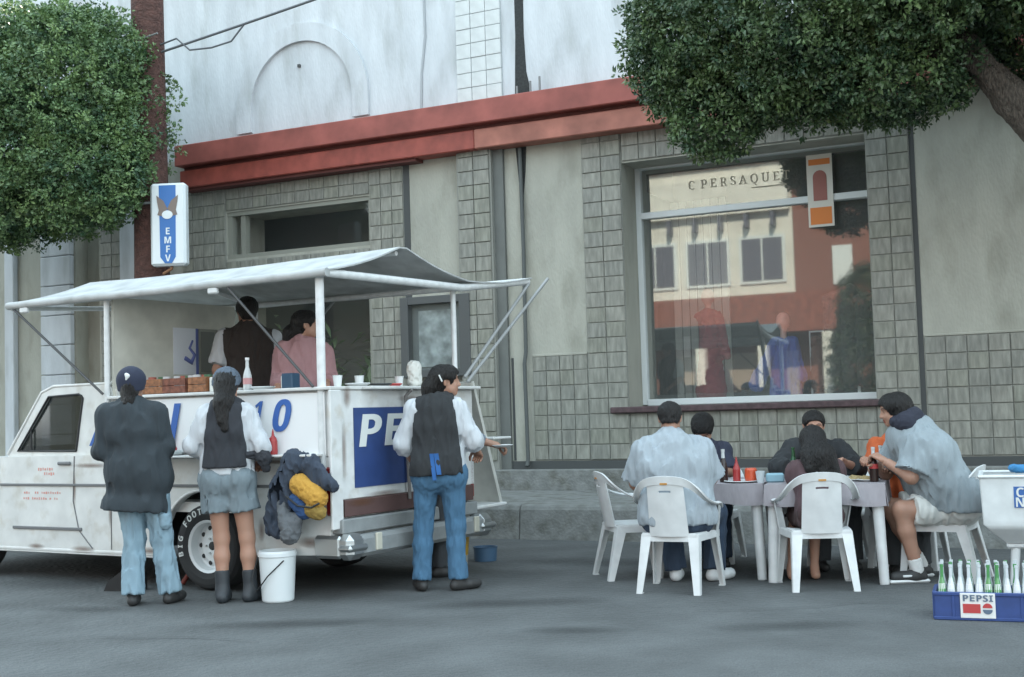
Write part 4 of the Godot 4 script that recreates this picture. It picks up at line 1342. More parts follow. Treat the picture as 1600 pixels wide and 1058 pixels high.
	for row in [[0.97, 1.78, 7, 0.03], [0.93, 1.76, 5, 0.03], [0.765, 1.68, 17, 0.022], [0.715, 1.66, 18, 0.024]]:
		for k in row[2]:
			if rng.randf() < 0.12: continue
			box(dash, Vector3(row[1] + k * 0.029 + 0.01, row[0] + rng.randf_range(-0.002, 0.002), -0.001), Vector3(rng.randf_range(0.008, 0.02), row[3] * rng.randf_range(0.6, 1.0), 0.004))
	obj("faded_lettering", dash.commit(), red, t)
	# wheels
	for s in [0.0, 3.05]:
		for z in [0.03, 1.6]:
			var near: bool = z < 1.0
			var w := Node3D.new()
			w.name = numbered("wheel", t)
			t.add_child(w, true)
			w.position = Vector3(s, 0.35, z + 0.125)
			w.rotation = Vector3(PI / 2 if near else -PI / 2, 0, 0)
			# after the turn the lathe axis points to the outside: -z for the near side
			w.rotation.x = -PI / 2 if near else PI / 2
			obj("tyre", lathem([[0.2, -0.11], [0.26, -0.125], [0.325, -0.115], [0.348, -0.08], [0.352, 0.0], [0.348, 0.08], [0.325, 0.115], [0.3, 0.123], [0.255, 0.125], [0.212, 0.11], [0.2, 0.085]], 40), mat("rubber", 0.022, 0.023, 0.024, 0.8), w)
			var rim := lathem([[0.0, 0.05], [0.05, 0.055], [0.075, 0.06], [0.08, 0.03], [0.13, 0.035], [0.165, 0.02], [0.18, 0.03], [0.19, 0.1], [0.21, 0.112], [0.214, 0.1], [0.2, 0.08], [0.2, -0.1]], 32)
			var rm := obj("rim", rim, mat("rim_white", 0.68, 0.7, 0.7, 0.4), w)
			var holes := begin()
			for k in 10:
				var a := TAU * k / 10
				lathe(holes, [[0.0, 0.0], [0.018, 0.0], [0.02, -0.006]], Vector3(cos(a) * 0.145, 0.036, sin(a) * 0.145), 8)
			lathe(holes, [[0.0, 0.012], [0.03, 0.01], [0.035, 0.0]], Vector3(0, 0.055, 0), 12)
			obj("rim_slots", holes.commit(), black, rm)
			var nuts := begin()
			for k in 5:
				var a := TAU * k / 5
				lathe(nuts, [[0.0, 0.02], [0.009, 0.02], [0.01, 0.0]], Vector3(cos(a) * 0.06, 0.05, sin(a) * 0.06), 6)
			obj("wheel_nuts", nuts.commit(), chrome, rm)
			if near and s == 0.0:
				var said := "BIG FOOT"
				for k in said.length():
					if said[k] == " ": continue
					var l := obj("tyre_letter", text(said[k], 0.05, 0.004), mat("letter_white", 0.62, 0.64, 0.62, 0.7), w)
					# seen from outside the word climbs up the left of the tyre
					var a := deg_to_rad(194 - k * 13.0)
					var out := Vector3(cos(a), sin(a), 0)
					var side_x := Vector3(sin(a), -cos(a), 0)
					var flip := func(v: Vector3) -> Vector3: return Vector3(-v.x, 0, v.y)
					var up: Vector3 = flip.call(out)
					var rt: Vector3 = flip.call(side_x)
					l.transform = Transform3D(Basis(rt, up, Vector3.UP), up * 0.282 + Vector3(0, 0.126, 0))
	# counter boards round the bed
	obj("side_board", joined([[span(Vector3(-1.3, 1.06, 0.0), Vector3(1.04, 1.55, 0.03), 0.006), Transform3D()], [span(Vector3(-1.3, 1.06, 1.85), Vector3(1.04, 1.55, 1.88), 0.006), Transform3D()]]), board, t)
	obj("ledge", span(Vector3(-1.26, 1.062, -0.17), Vector3(0.62, 1.08, -0.002), 0.005), board, t)
	obj("countertop", joined([[span(Vector3(-1.36, 1.552, -0.05), Vector3(1.04, 1.578, 0.34), 0.006), Transform3D()], [span(Vector3(-1.44, 1.553, 0.342), Vector3(-1.06, 1.579, 1.9), 0.006), Transform3D()]]), mat("counter_white", 0.66, 0.67, 0.65, 0.5, noise_tex("grime", 0, 0, 0), 1.0), t)
	var tail := obj("rear_board", joined([[span(Vector3(-1.345, 0.73, -0.02), Vector3(-1.302, 1.55, 1.9), 0.006), Transform3D()], [span(Vector3(-1.37, 0.52, -0.06), Vector3(-1.346, 1.55, 0.07), 0.006), Transform3D()]]), board, t)
	tail.set_meta("label", "white rear board with blue soft drink sign")
	obj("lower_tail", span(Vector3(-1.36, 0.6, 0.1), Vector3(-1.3, 0.728, 1.86), 0.006), mat("tail_brown", 0.11, 0.06, 0.055, 0.7, noise_tex("grime", 0, 0, 0), 1.0), t)
	var sign_ := obj("sign_panel", span(Vector3(-1.352, 0.81, 0.235), Vector3(-1.347, 1.415, 1.7)), mat("pepsi_blue", 0.028, 0.062, 0.2, 0.5, noise_tex("grime", 0, 0, 0), 1.0), tail)
	var pep := text("PEPSI", 0.235, 0.004)
	var pm := obj("sign_letters", pep, mat("letter_white", 0, 0, 0), tail)
	var wd: float = pep.get_aabb().size.x
	pm.transform = Transform3D(Basis(Vector3(0, 0, 1.42 / wd * 0.97), Vector3(0, 1.05, 0.22), Vector3(-1, 0, 0)), Vector3(-1.356, 1.235, 0.985))
	obj("strap", tubem([Vector3(-1.44, 1.55, 0.87), Vector3(-1.38, 1.5, 0.87), Vector3(-1.375, 1.1, 0.88), Vector3(-1.375, 0.68, 0.9)], [0.014], 6), mat("strap", 0.2, 0.19, 0.18, 0.8), tail)
	# bumper
	var bm := obj("bumper", joined([[span(Vector3(-1.5, 0.31, 0.1), Vector3(-1.37, 0.47, 1.82), 0.03), Transform3D()], [span(Vector3(-1.4, 0.48, 0.02), Vector3(-1.3, 0.59, 1.86), 0.01), Transform3D()]]), mat("bumper_grey", 0.27, 0.285, 0.285, 0.35, noise_tex("grime", 0, 0, 0), 1.5), t)
	for z in [0.03, 1.89]:
		var d := -1.0 if z < 1.0 else 1.0
		obj("bumper_end", joined([[boxm(Vector3(-1.43, 0.39, z - d * 0.04), Vector3(0.15, 0.19, 0.2), 0.045), Transform3D()], [boxm(Vector3(-1.28, 0.39, z + d * 0.035), Vector3(0.26, 0.17, 0.06), 0.025), Transform3D()], [boxm(Vector3(-1.46, 0.385, z - d * 0.03), Vector3(0.13, 0.05, 0.23), 0.02), Transform3D()]]), chrome, bm)
		obj("plate_lamp", boxm(Vector3(-1.505, 0.41, z + (0.28 if z < 1 else -0.22)), Vector3(0.02, 0.13, 0.07), 0.006), mat("lamp_cream", 0.5, 0.48, 0.4, 0.5), bm)
	obj("tail_light", span(Vector3(-1.345, 0.62, -0.03), Vector3(-1.28, 0.98, 0.05), 0.012), mat("tail_red", 0.2, 0.02, 0.02, 0.3), t)
	obj("tail_light", span(Vector3(-1.345, 0.62, 1.84), Vector3(-1.28, 0.98, 1.9), 0.012), mat("tail_red", 0, 0, 0), t)
	# open flap at the far rear corner
	var fl := begin()
	slab(fl, 8, 8, func(u: float, v: float) -> Vector3: return Vector3(-1.36 + u * (0.35 + 0.5 * v), 1.62 - v * 1.1, 1.9 + v * 0.42 + 0.03 * sin(u * 9.0) * v), 0.03)
	obj("open_flap", fl.commit(), mat("flap", 0.55, 0.55, 0.51, 0.7, noise_tex("grime", 0, 0, 0), 1.4), t)
	obj("flap_shelf", boxm(Vector3(-1.25, 1.12, 2.22), Vector3(0.4, 0.02, 0.3), 0.006), board, t)
	obj("flap_shelf", boxm(Vector3(-1.2, 0.53, 2.1), Vector3(0.4, 0.03, 0.5), 0.008), board, t)
	# posts, beams, canopy
	var steel := mat("post_white", 0.72, 0.74, 0.74, 0.45, noise_tex("grime", 0, 0, 0), 2.0)
	for p in [[1.08, 0.0, 0.024, 2.41], [-1.24, 0.0, 0.034, 2.42], [1.08, 1.82, 0.024, 2.46], [-1.24, 1.8, 0.024, 2.48]]:
		obj("post", tubem([Vector3(p[0], 0.7, p[1]), Vector3(p[0], p[3], p[1])], [p[2]], 10), steel, t)
	var beams := begin()
	tube(beams, [Vector3(-1.33, 2.425, -0.06), Vector3(-1.33, 2.44, 1.8), Vector3(-1.33, 2.58, 2.95)], [0.033], 8)
	tube(beams, [Vector3(2.25, 2.4, -0.06), Vector3(2.25, 2.5, 1.85)], [0.022], 8)
	tube(beams, [Vector3(-1.33, 2.44, 1.83), Vector3(2.25, 2.46, 1.83)], [0.025], 8)
	tube(beams, [Vector3(-1.33, 2.58, 2.95), Vector3(2.25, 2.58, 2.95)], [0.022], 8)
	tube(beams, [Vector3(-1.3, 2.66, 0.9), Vector3(2.2, 2.66, 0.9)], [0.02], 8)
	tube(beams, [Vector3(1.08, 2.4, 0.0), Vector3(1.08, 2.62, 0.9), Vector3(1.08, 2.44, 1.82)], [0.02], 8)
	obj("canopy_frame", beams.commit(), steel, t)
	var roof := begin()
	var across := [[-0.06, 2.44], [0.9, 2.715], [1.85, 2.5], [2.97, 2.61]]
	slab(roof, 30, 30, func(u: float, v: float) -> Vector3:
		var s := lerpf(-1.37, 2.28, u)
		var z := lerpf(-0.06, 2.97, v)
		var h := 2.44
		for k in 3:
			if z >= across[k][0] - 0.001:
				var f: float = clampf((z - across[k][0]) / (across[k + 1][0] - across[k][0]), 0.0, 1.0)
				h = lerpf(across[k][1], across[k + 1][1], f) - 0.035 * sin(f * PI) * (1.0 + 0.3 * sin(s * 5.0))
		return Vector3(s, h - 0.02 * sin(u * PI), z), 0.012)
	var canvas := mat("canvas", 0.58, 0.6, 0.6, 0.75, noise_tex("canvas_tone", 0.008, 0.8, 1.0, 5), 0.7, noise_tex("cloth_fold", 0, 0, 0), 0.8, 0.8)
	dirt(canvas, "wall_dirt", 0.0035, Color(0.86, 0.86, 0.84), 0.03)
	canvas.backlight_enabled = true
	canvas.backlight = Color(0.5, 0.5, 0.47)
	obj("canopy", roof.commit(), canvas, t)
	obj("canopy_hem", tubem([Vector3(-1.37, 2.425, -0.065), Vector3(0.4, 2.415, -0.068), Vector3(2.28, 2.42, -0.065)], [0.034], 8), canvas, t)
	obj("clamp", joined([[boxm(Vector3(2.05, 2.37, -0.07), Vector3(0.1, 0.05, 0.04), 0.01), Transform3D()], [boxm(Vector3(-0.22, 2.37, -0.07), Vector3(0.1, 0.05, 0.04), 0.01), Transform3D()]]), steel, t)
	for r in [[Vector3(2.2, 2.39, -0.07), Vector3(1.08, 1.6, -0.05)], [Vector3(-0.37, 2.39, -0.07), Vector3(-1.2, 1.58, -0.05)]]:
		obj("stay_rod", tubem(r, [0.011], 6), mat("rod_dark", 0.06, 0.06, 0.062, 0.5), t)
	for r in [[Vector3(-1.36, 2.55, 2.92), Vector3(-1.3, 1.66, 1.86)], [Vector3(-1.4, 2.62, 3.22), Vector3(-1.34, 1.62, 1.84)], [Vector3(1.0, 2.55, 2.92), Vector3(1.05, 1.66, 1.86)]]:
		obj("stay_rod", tubem(r, [0.016], 6), mat("rod_grey", 0.3, 0.31, 0.31, 0.5), t)
	obj("front_panel", span(Vector3(1.045, 1.58, 0.04), Vector3(1.07, 2.42, 1.5)), mat("panel_beige", 0.58, 0.57, 0.5, 0.8, noise_tex("grime", 0, 0, 0), 0.7), t)
	for r in [[0.6, 0.3, 0.3, 0.08], [1.4, 0.29, 0.35, 0.07], [2.0, 0.3, 0.25, 0.06], [-1.1, 0.42, 0.25, 0.1], [-0.62, 0.5, 0.08, 0.2], [0.52, 0.5, 0.08, 0.2], [1.06, 0.6, 0.05, 0.3], [1.5, 0.8, 0.04, 0.3], [1.3, 1.0, 0.5, 0.05], [-0.8, 1.02, 0.6, 0.04]]:
		stain("rust_stain", t, Color(0.42, 0.27, 0.17, 0.55), Basis(Vector3(-r[2], 0, 0), Vector3(0, r[3], 0), Vector3(0, 0, -1)), Vector3(r[0], r[1], -0.004))
	for r in [[0.3, 0.7, 0.4, 0.08], [1.2, 0.76, 0.6, 0.06], [0.1, 1.1, 0.06, 0.5], [0.15, 1.5, 0.1, 0.2], [1.0, 1.48, 0.5, 0.06], [0.6, 0.75, 0.5, 0.05]]:
		stain("rust_stain", t, Color(0.42, 0.27, 0.17, 0.55), Basis(Vector3(0, 0, r[2]), Vector3(0, r[3], 0), Vector3(-1, 0, 0)), Vector3(-1.3625, r[1], r[0]))
	var al := obj("painted_letter", text("A", 0.24, 0.004, "Droid Sans", true, true), mat("banner_blue", 0.035, 0.11, 0.36, 0.7), t)
	al.transform = Transform3D(Basis(Vector3(-1.05, 0, 0), Vector3(-0.25, 1, 0), Vector3(0, 0, -1)), Vector3(1.2, 1.28, 0.027))
	# cloth banner with hand painted blue letters
	var ban := begin()
	slab(ban, 28, 6, func(u: float, v: float) -> Vector3: return Vector3(lerpf(0.98, -1.28, u), lerpf(1.535, 1.12 - 0.05 * u, v), -0.018 - 0.008 * sin(u * 17.0) * v), 0.004)
	var bn := tag(obj("banner", ban.commit(), mat("banner_white", 0.74, 0.75, 0.75, 0.85), t), "white cloth banner with blue painted letters") as MeshInstance3D
	var blue := mat("banner_blue", 0.035, 0.11, 0.36, 0.7)
	for l in [["J", 0.27, 1.34, 0.3], ["1", -0.64, 1.42, 0.13], ["0", -0.87, 1.365, 0.24]]:
		var lm := obj("banner_letter", text(l[0], l[3], 0.006, "Droid Sans", true, true), blue, bn)
		lm.transform = Transform3D(Basis(Vector3(-1.05, 0, 0), Vector3(-0.25, 1, 0), Vector3(0, 0, -1)), Vector3(minf(l[1], 0.93), l[2], -0.031))

func bottle_mesh(h: float, r: float) -> ArrayMesh:
	return lathem([[0.0, 0.0], [r * 0.9, 0.0], [r, 0.01], [r, h * 0.42], [r * 0.93, h * 0.5], [r * 0.75, h * 0.6], [r * 0.42, h * 0.74], [r * 0.36, h * 0.94], [r * 0.44, h * 0.95], [r * 0.44, h], [0.0, h]], 14)

func truck_goods() -> void:
	var turn := deg_to_rad(TRUCK_TURN)
	var bx := func(called: String, label: String, cat: String, s: float, h: float, l: float, size: Vector3, m: Material, group := "") -> Node3D:
		var o := thing(called, label, cat, on_truck(s, h, l), turn, group)
		obj("box", boxm(Vector3(0, size.y * 0.5, 0), size, 0.008), m, o)
		return o
	var wood := mat("crate_orange", 0.36, 0.15, 0.065, 0.7, noise_tex("pole_tone", 0, 0, 0), 2.0)
	var rust := mat("crate_rust", 0.25, 0.085, 0.05, 0.7, noise_tex("pole_tone", 0, 0, 0), 2.0)
	var rng := RandomNumberGenerator.new()
	rng.seed = 8
	var names := ["orange wooden condiment crate nearest the truck cab on the counter", "rust red condiment crate in the middle of the three on the counter", "small orange crate beside the shorts wearer's head on the counter"]
	for k in 3:
		var o := thing("condiment_crate", names[k], "crate", on_truck([0.66, 0.36, 0.1][k], 1.578, 0.17), turn, "condiment crates on the truck counter")
		var w: float = [0.34, 0.26, 0.2][k]
		var m: Material = rust if k == 1 else wood
		for z in [-0.11, 0.11]:
			for r in 2:
				obj("board", boxm(Vector3(0, 0.035 + r * 0.062, z), Vector3(w, 0.058, 0.014), 0.003), m, o)
		for x in [-0.5, 0.5]:
			obj("end_board", boxm(Vector3(x * (w - 0.016), 0.066, 0), Vector3(0.016, 0.12, 0.206), 0.003), m, o)
		obj("bottom", boxm(Vector3(0, 0.01, 0), Vector3(w - 0.04, 0.016, 0.2)), m, o)
		for q in 4:
			var c := thing("condiment_jar", ["squat white jar in the orange crate by the cab", "steel jar in the rust red crate", "small jar in the orange crate beside the vendor"][k], "jar", on_truck([0.66, 0.36, 0.1][k] + (q - 1.5) * w * 0.22, 1.6, 0.17 + rng.randf_range(-0.05, 0.05)), turn, "jars in the condiment crates")
			obj("jar", lathem([[0, 0], [0.032, 0], [0.034, 0.09], [0.03, 0.1]], 12), mat("jar_glass", 0.42, 0.42, 0.4, 0.25), c)
			obj("lid", lathem([[0.033, 0.1], [0.034, 0.125], [0, 0.128]], 12), mat("jar_lid_%d" % (q % 3), [0.5, 0.06, 0.35][q % 3], [0.5, 0.14, 0.1][q % 3], [0.5, 0.07, 0.07][q % 3], 0.4), c)
	bx.call("napkin_box", "white paper box on the counter beside the orange crates", "box", -0.07, 1.578, 0.12, Vector3(0.1, 0.12, 0.1), mat("paper", 0, 0, 0))
	var nb = bx.call("napkin_dispenser", "dark blue napkin dispenser on the counter before the pink shirt", "napkin dispenser", -0.8, 1.578, 0.16, Vector3(0.11, 0.12, 0.1), mat("dispenser_blue", 0.02, 0.055, 0.1, 0.4))
	obj("napkins", boxm(Vector3(0.062, 0.055, 0), Vector3(0.012, 0.09, 0.07)), mat("paper", 0, 0, 0), nb)
	var bt := thing("soda_bottle", "clear bottle with a pale pink label standing on the truck counter", "bottle", on_truck(-0.37, 1.578, 0.14), turn)
	obj("glass", bottle_mesh(0.25, 0.035), mat("bottle_pale", 0.5, 0.52, 0.52, 0.15), bt)
	obj("label", lathem([[0.0362, 0.05], [0.0362, 0.1]], 14), mat("label_pink", 0.5, 0.25, 0.25, 0.6), bt)
	obj("cap", lathem([[0.017, 0.245], [0.017, 0.262], [0, 0.263]], 10), mat("cap_white", 0.7, 0.7, 0.7, 0.4), bt)
	var plate := func(label: String, s: float, h: float, l: float, r: float, m: Material) -> void:
		var o := thing("plate", label, "plate", on_truck(s, h, l), turn)
		obj("dish", lathem([[0, 0.004], [r * 0.6, 0.003], [r * 0.65, 0.0], [r, 0.022], [r * 0.98, 0.026], [r * 0.62, 0.008], [0, 0.008]], 20), m, o)
	var wp := mat("plate_white", 0.66, 0.68, 0.68, 0.35)
	plate.call("white plate on the counter beside the clear bottle", -0.53, 1.579, 0.14, 0.1, wp)
	plate.call("white plate on the counter just behind the dark vested vendor's bottle", -0.2, 1.579, 0.22, 0.08, wp)
	plate.call("white plate on the rear counter next to the thick corner post", -1.25, 1.58, 0.42, 0.1, wp)
	plate.call("shallow dark tray on the rear counter above the blue sign", -1.25, 1.58, 0.72, 0.09, mat("tray_dark", 0.06, 0.065, 0.065, 0.5))
	plate.call("red dish on the rear counter above the blue sign", -1.2, 1.581, 0.95, 0.075, mat("dish_red", 0.5, 0.05, 0.05, 0.4))
	for k in 3:
		var c := thing("foam_cup", ["white foam cup on the rear counter close to the thick post", "white foam cup between the plate and the dark tray", "white foam cup behind the red dish"][k], "cup", on_truck(-1.15, 1.58, [0.3, 0.57, 1.1][k]), turn, "foam cups on the rear counter")
		obj("cup", lathem([[0, 0], [0.028, 0], [0.038, 0.085], [0.041, 0.09], [0.034, 0.088], [0.026, 0.01], [0, 0.01]], 14), wp, c)
	var bag := thing("paper_bag", "crumpled white paper bag on the rear counter beside the vest wearer's head", "bag", on_truck(-1.22, 1.58, 1.22), turn)
	obj("bag", field([cap(Vector3(0, 0.05, 0), Vector3(0, 0.16, 0), 0.06, 0.06), cut(V, Vector3(0, -1, 0))], 0.01, 0.012, 0.09), mat("paper", 0, 0, 0), bag)
	# on the ledge along the bed
	var tray := thing("food_tray", "clear tray of food with red sauce on the ledge between the two customers", "tray", on_truck(0.33, 1.082, -0.09), turn)
	obj("tray", boxm(Vector3(0, 0.02, 0), Vector3(0.3, 0.04, 0.14), 0.012), mat("tray_grey", 0.42, 0.45, 0.45, 0.3), tray)
	obj("sauce", field([cap(Vector3(-0.06, 0.05, 0), Vector3(-0.11, 0.05, 0), 0.028), cap(Vector3(0.09, 0.05, 0), Vector3(0.12, 0.06, 0), 0.022)], 0.008, 0.008, 0.03), mat("sauce_red", 0.45, 0.03, 0.04, 0.35), tray)
	var kb := thing("ketchup_bottle", "red squeeze bottle on the ledge under the blue zero of the banner", "bottle", on_truck(-0.84, 1.081, -0.1), turn)
	obj("bottle", lathem([[0, 0], [0.034, 0], [0.036, 0.02], [0.034, 0.1], [0.026, 0.125], [0.02, 0.13]], 14), mat("ketchup_red", 0.33, 0.035, 0.035, 0.35), kb)
	obj("nozzle", lathem([[0.02, 0.13], [0.012, 0.14], [0.004, 0.19], [0, 0.19]], 10), mat("ketchup_red", 0, 0, 0), kb)
	# poster and mirror on the beige panel
	var po := thing("poster", "white poster with a blue swirl on the beige panel of the food truck", "poster", on_truck(1.04, 1.98, 0.86), deg_to_rad(TRUCK_TURN - 90))
	obj("sheet", boxm(V, Vector3(0.3, 0.42, 0.006)), mat("poster_pale", 0.66, 0.68, 0.72, 0.6), po)
	obj("swirl", tubem([Vector3(-0.02, -0.06, 0.005), Vector3(0.06, -0.1, 0.005), Vector3(0.1, -0.03, 0.005), Vector3(0.04, 0.03, 0.005), Vector3(0.08, 0.1, 0.005)], [0.02, 0.022, 0.018, 0.014, 0.01], 6), mat("swirl_blue", 0.12, 0.15, 0.36, 0.6), po)
	obj("edge_strip", boxm(Vector3(0.135, 0, 0.005), Vector3(0.03, 0.42, 0.004)), mat("swirl_blue", 0, 0, 0), po)
	var mi := thing("wall_mirror", "small framed mirror beside the white poster on the beige panel", "mirror", on_truck(1.035, 1.98, 1.14), deg_to_rad(TRUCK_TURN - 90))
	obj("frame", boxm(Vector3(0, 0, -0.004), Vector3(0.24, 0.42, 0.012), 0.004), mat("frame_beige", 0, 0, 0), mi)
	obj("mirror", boxm(Vector3(-0.015, 0, 0.004), Vector3(0.17, 0.37, 0.004)), mat("mirror_face", 0.16, 0.17, 0.155, 0.2), mi)
	# jacket and yellow bag hung on the rear corner
	var j := thing("hung_jacket", "dark navy jacket hung over the rear corner of the truck", "jacket", on_truck(-1.1, 0.0, -0.1), turn)
	# x to the front (picture left), z to the far side
	var o := []
	var t := Vector3(0.03, 1.03, -0.03)
	for e in [[0.26, 0.62], [0.25, 0.52], [0.17, 0.5], [0.09, 0.51]]:
		o.append(cap(t, Vector3(lerpf(t.x, e[0], 0.55), lerpf(1.03, e[1], 0.45), -0.05), 0.055, 0.055, 0.06))
		o.append(cap(Vector3(lerpf(t.x, e[0], 0.55), lerpf(1.03, e[1], 0.45), -0.05), Vector3(e[0], e[1], -0.045), 0.055, 0.042, 0.05))
	o += [cap(t, Vector3(-0.13, 1.03, -0.03), 0.06, 0.045, 0.06), cap(Vector3(-0.13, 1.03, -0.03), Vector3(-0.3, 0.86, 0.0), 0.045, 0.03, 0.05), cap(Vector3(-0.1, 1.0, -0.03), Vector3(-0.2, 0.84, -0.02), 0.045, 0.035, 0.05), cap(Vector3(-0.13, 0.98, -0.02), Vector3(-0.32, 0.82, 0.01), 0.04, 0.025, 0.05, 2), cap(Vector3(0.0, 0.97, 0.0), Vector3(-0.08, 0.9, 0.0), 0.05, 0.04, 0.05)]
	obj("jacket", field(o, 0.011, 0.024, 0.11, null, Vector3(1.3, 0.5, 1)), cloth("jacket_navy", 0.042, 0.056, 0.082), j)
	obj("lining", field([cap(Vector3(0.1, 0.72, -0.1), Vector3(0.02, 0.5, -0.1), 0.03, 0.075, 0.03), cap(Vector3(0.02, 0.52, -0.1), Vector3(-0.03, 0.62, -0.08), 0.06, 0.05, 0.03)], 0.014, 0.02, 0.1), cloth("lining_grey", 0.12, 0.13, 0.14), j)
	var yb := thing("yellow_bag", "yellow and blue bag hanging in the fold of the navy jacket", "bag", on_truck(-1.1, 0.0, -0.12), turn)
	obj("bag", field([cap(Vector3(-0.06, 0.86, -0.04), Vector3(-0.2, 0.76, -0.03), 0.085, 0.08, 0.04)], 0.012, 0.01, 0.06), cloth("bag_yellow", 0.5, 0.27, 0.045), yb)
	obj("blue_side", field([cap(Vector3(-0.02, 0.74, -0.05), Vector3(-0.1, 0.66, -0.05), 0.06, 0.055, 0.03)], 0.012, 0.01, 0.06), cloth("bag_blue", 0.03, 0.075, 0.19), yb)
	obj("lower_side", field([cap(Vector3(-0.17, 0.68, -0.04), Vector3(-0.21, 0.66, -0.03), 0.065, 0.06, 0.03)], 0.012, 0.01, 0.06), cloth("bag_ochre", 0.3, 0.2, 0.05), yb)
	obj("cord", tubem([Vector3(0.02, 0.78, -0.12), Vector3(-0.1, 0.71, -0.125), Vector3(-0.22, 0.7, -0.12), Vector3(-0.27, 0.73, -0.09)], [0.008], 6), mat("truck_black", 0, 0, 0), yb)

func ground_goods() -> void:
	var bu := thing("bucket", "white plastic bucket standing on the street below the hung jacket", "bucket", Vector3(-5.71, 0, 6.66))
	obj("pail", lathem([[0, 0.002], [0.112, 0.002], [0.118, 0.012], [0.136, 0.33], [0.144, 0.335], [0.144, 0.36], [0.138, 0.36], [0.136, 0.375], [0.128, 0.375], [0.11, 0.02], [0, 0.02]], 28), mat("bucket_white", 0.66, 0.7, 0.71, 0.4), bu)
	obj("handle", tubem([Vector3(-0.12, 0.32, 0.085), Vector3(-0.15, 0.16, 0.12), Vector3(-0.1, 0.08, 0.13), Vector3(0.02, 0.2, 0.15), Vector3(0.12, 0.31, 0.085)], [0.005], 6), mat("truck_black", 0, 0, 0), bu)
	var ja := thing("jack_stand", "red jack stand under the truck behind the rear wheel", "jack stand", Vector3(-6.95, 0, 6.0))
	obj("legs", joined([[tubem([Vector3(0, 0.28, 0), Vector3(-0.12, 0.01, 0.14)], [0.02], 6), Transform3D()], [tubem([Vector3(0, 0.28, 0), Vector3(0.14, 0.01, 0.1)], [0.02], 6), Transform3D()], [tubem([Vector3(0, 0.28, 0), Vector3(0, 0.01, -0.14)], [0.02], 6), Transform3D()]]), mat("jack_red", 0.26, 0.06, 0.045, 0.6), ja)
	obj("head", boxm(Vector3(0, 0.3, 0), Vector3(0.08, 0.06, 0.08), 0.01), mat("jack_red", 0, 0, 0), ja)
	var bl := thing("wheel_chock", "black block lying on the street under the truck beside the jeans", "block", Vector3(-7.36, 0, 6.5), 0.2)
	obj("block", prismm(PackedVector2Array([Vector2(-0.14, 0), Vector2(0.16, 0), Vector2(0.16, 0.15), Vector2(0.04, 0.17), Vector2(-0.1, 0.08)]), -0.08, 0.08), mat("truck_black", 0, 0, 0), bl)
	var yb := thing("yellow_pail", "yellow pail on the street behind the vest wearer's legs", "pail", Vector3(-5.28, 0, 4.75))
	obj("pail", lathem([[0, 0.002], [0.12, 0.002], [0.15, 0.3], [0.155, 0.32], [0.14, 0.32], [0.11, 0.02], [0, 0.02]], 22), mat("pail_yellow", 0.5, 0.3, 0.03, 0.45), yb)
	obj("pale_side", lathem([[0.1235, 0.03], [0.1338, 0.13]], 22), mat("pail_pale", 0.35, 0.35, 0.32, 0.6), yb)
	var bb := thing("blue_pail", "small blue and white pail under the truck's far rear corner", "pail", Vector3(-5.3, 0, 4.1))
	obj("pail", lathem([[0, 0.002], [0.1, 0.002], [0.11, 0.12], [0.115, 0.13], [0.1, 0.13], [0.09, 0.02], [0, 0.02]], 18), mat("pail_blue", 0.06, 0.12, 0.2, 0.5), bb)
	# drink crate with empty bottles
	var yaw := deg_to_rad(5)
	var c := thing("bottle_crate", "blue plastic drink crate with a white and red label at the right edge", "crate", Vector3(-1.11, 0, 6.2), yaw)
	var bluem := mat("crate_blue", 0.03, 0.065, 0.22, 0.5, noise_tex("grime", 0, 0, 0), 2.0)
	for z in [0.0, -0.33]:
		obj("side", boxm(Vector3(0.34, 0.085, z), Vector3(0.68, 0.17, 0.022), 0.006), bluem, c)
	for x in [0.0, 0.68]:
		obj("end", boxm(Vector3(x, 0.085, -0.165), Vector3(0.022, 0.17, 0.308), 0.006), bluem, c)
	obj("floor", boxm(Vector3(0.34, 0.02, -0.165), Vector3(0.65, 0.02, 0.3)), bluem, c)
	obj("rib", joined([[boxm(Vector3(0.34, 0.012, 0.013), Vector3(0.69, 0.02, 0.012), 0.003), Transform3D()], [boxm(Vector3(0.34, 0.16, 0.013), Vector3(0.69, 0.02, 0.012), 0.003), Transform3D()], [boxm(Vector3(0.11, 0.085, 0.012), Vector3(0.02, 0.13, 0.01), 0.003), Transform3D()], [boxm(Vector3(0.5, 0.085, 0.012), Vector3(0.02, 0.13, 0.01), 0.003), Transform3D()]]), bluem, c)
	var lab := obj("label", boxm(Vector3(0.25, 0.092, 0.0195), Vector3(0.2, 0.15, 0.005), 0.002), mat("label_white", 0.7, 0.7, 0.68, 0.5), c)
	obj("label_bar", boxm(Vector3(0.215, 0.075, 0.0235), Vector3(0.1, 0.055, 0.003)), mat("label_red", 0.45, 0.05, 0.05, 0.5), lab)
	var pt := obj("label_word", text("PEPSI", 0.042, 0.003), mat("label_ink", 0.1, 0.14, 0.2, 0.5), lab, Vector3(0.25, 0.137, 0.0245))
	pt.scale = Vector3(1.15, 0.9, 1)
	obj("label_roundel", prismm(arc(0.305, 0.08, 0.028, 0, 180, 10), 0.0222, 0.025), mat("label_red", 0, 0, 0), lab)
	obj("label_roundel", prismm(arc(0.305, 0.07, 0.028, 180, 360, 10), 0.0222, 0.025), mat("label_ink", 0, 0, 0), lab)
	var clear := mat("bottle_clear", 0.6, 0.64, 0.66, 0.08)
	clear.metallic_specular = 0.9
	var green := mat("bottle_green", 0.08, 0.27, 0.09, 0.1)
	green.metallic_specular = 0.9
	var bm := bottle_mesh(0.3, 0.0245)
	var capm := lathem([[0.0115, 0.29], [0.0125, 0.297], [0.0115, 0.306], [0.0, 0.306]], 10)
	var rng := RandomNumberGenerator.new()
	rng.seed = 12
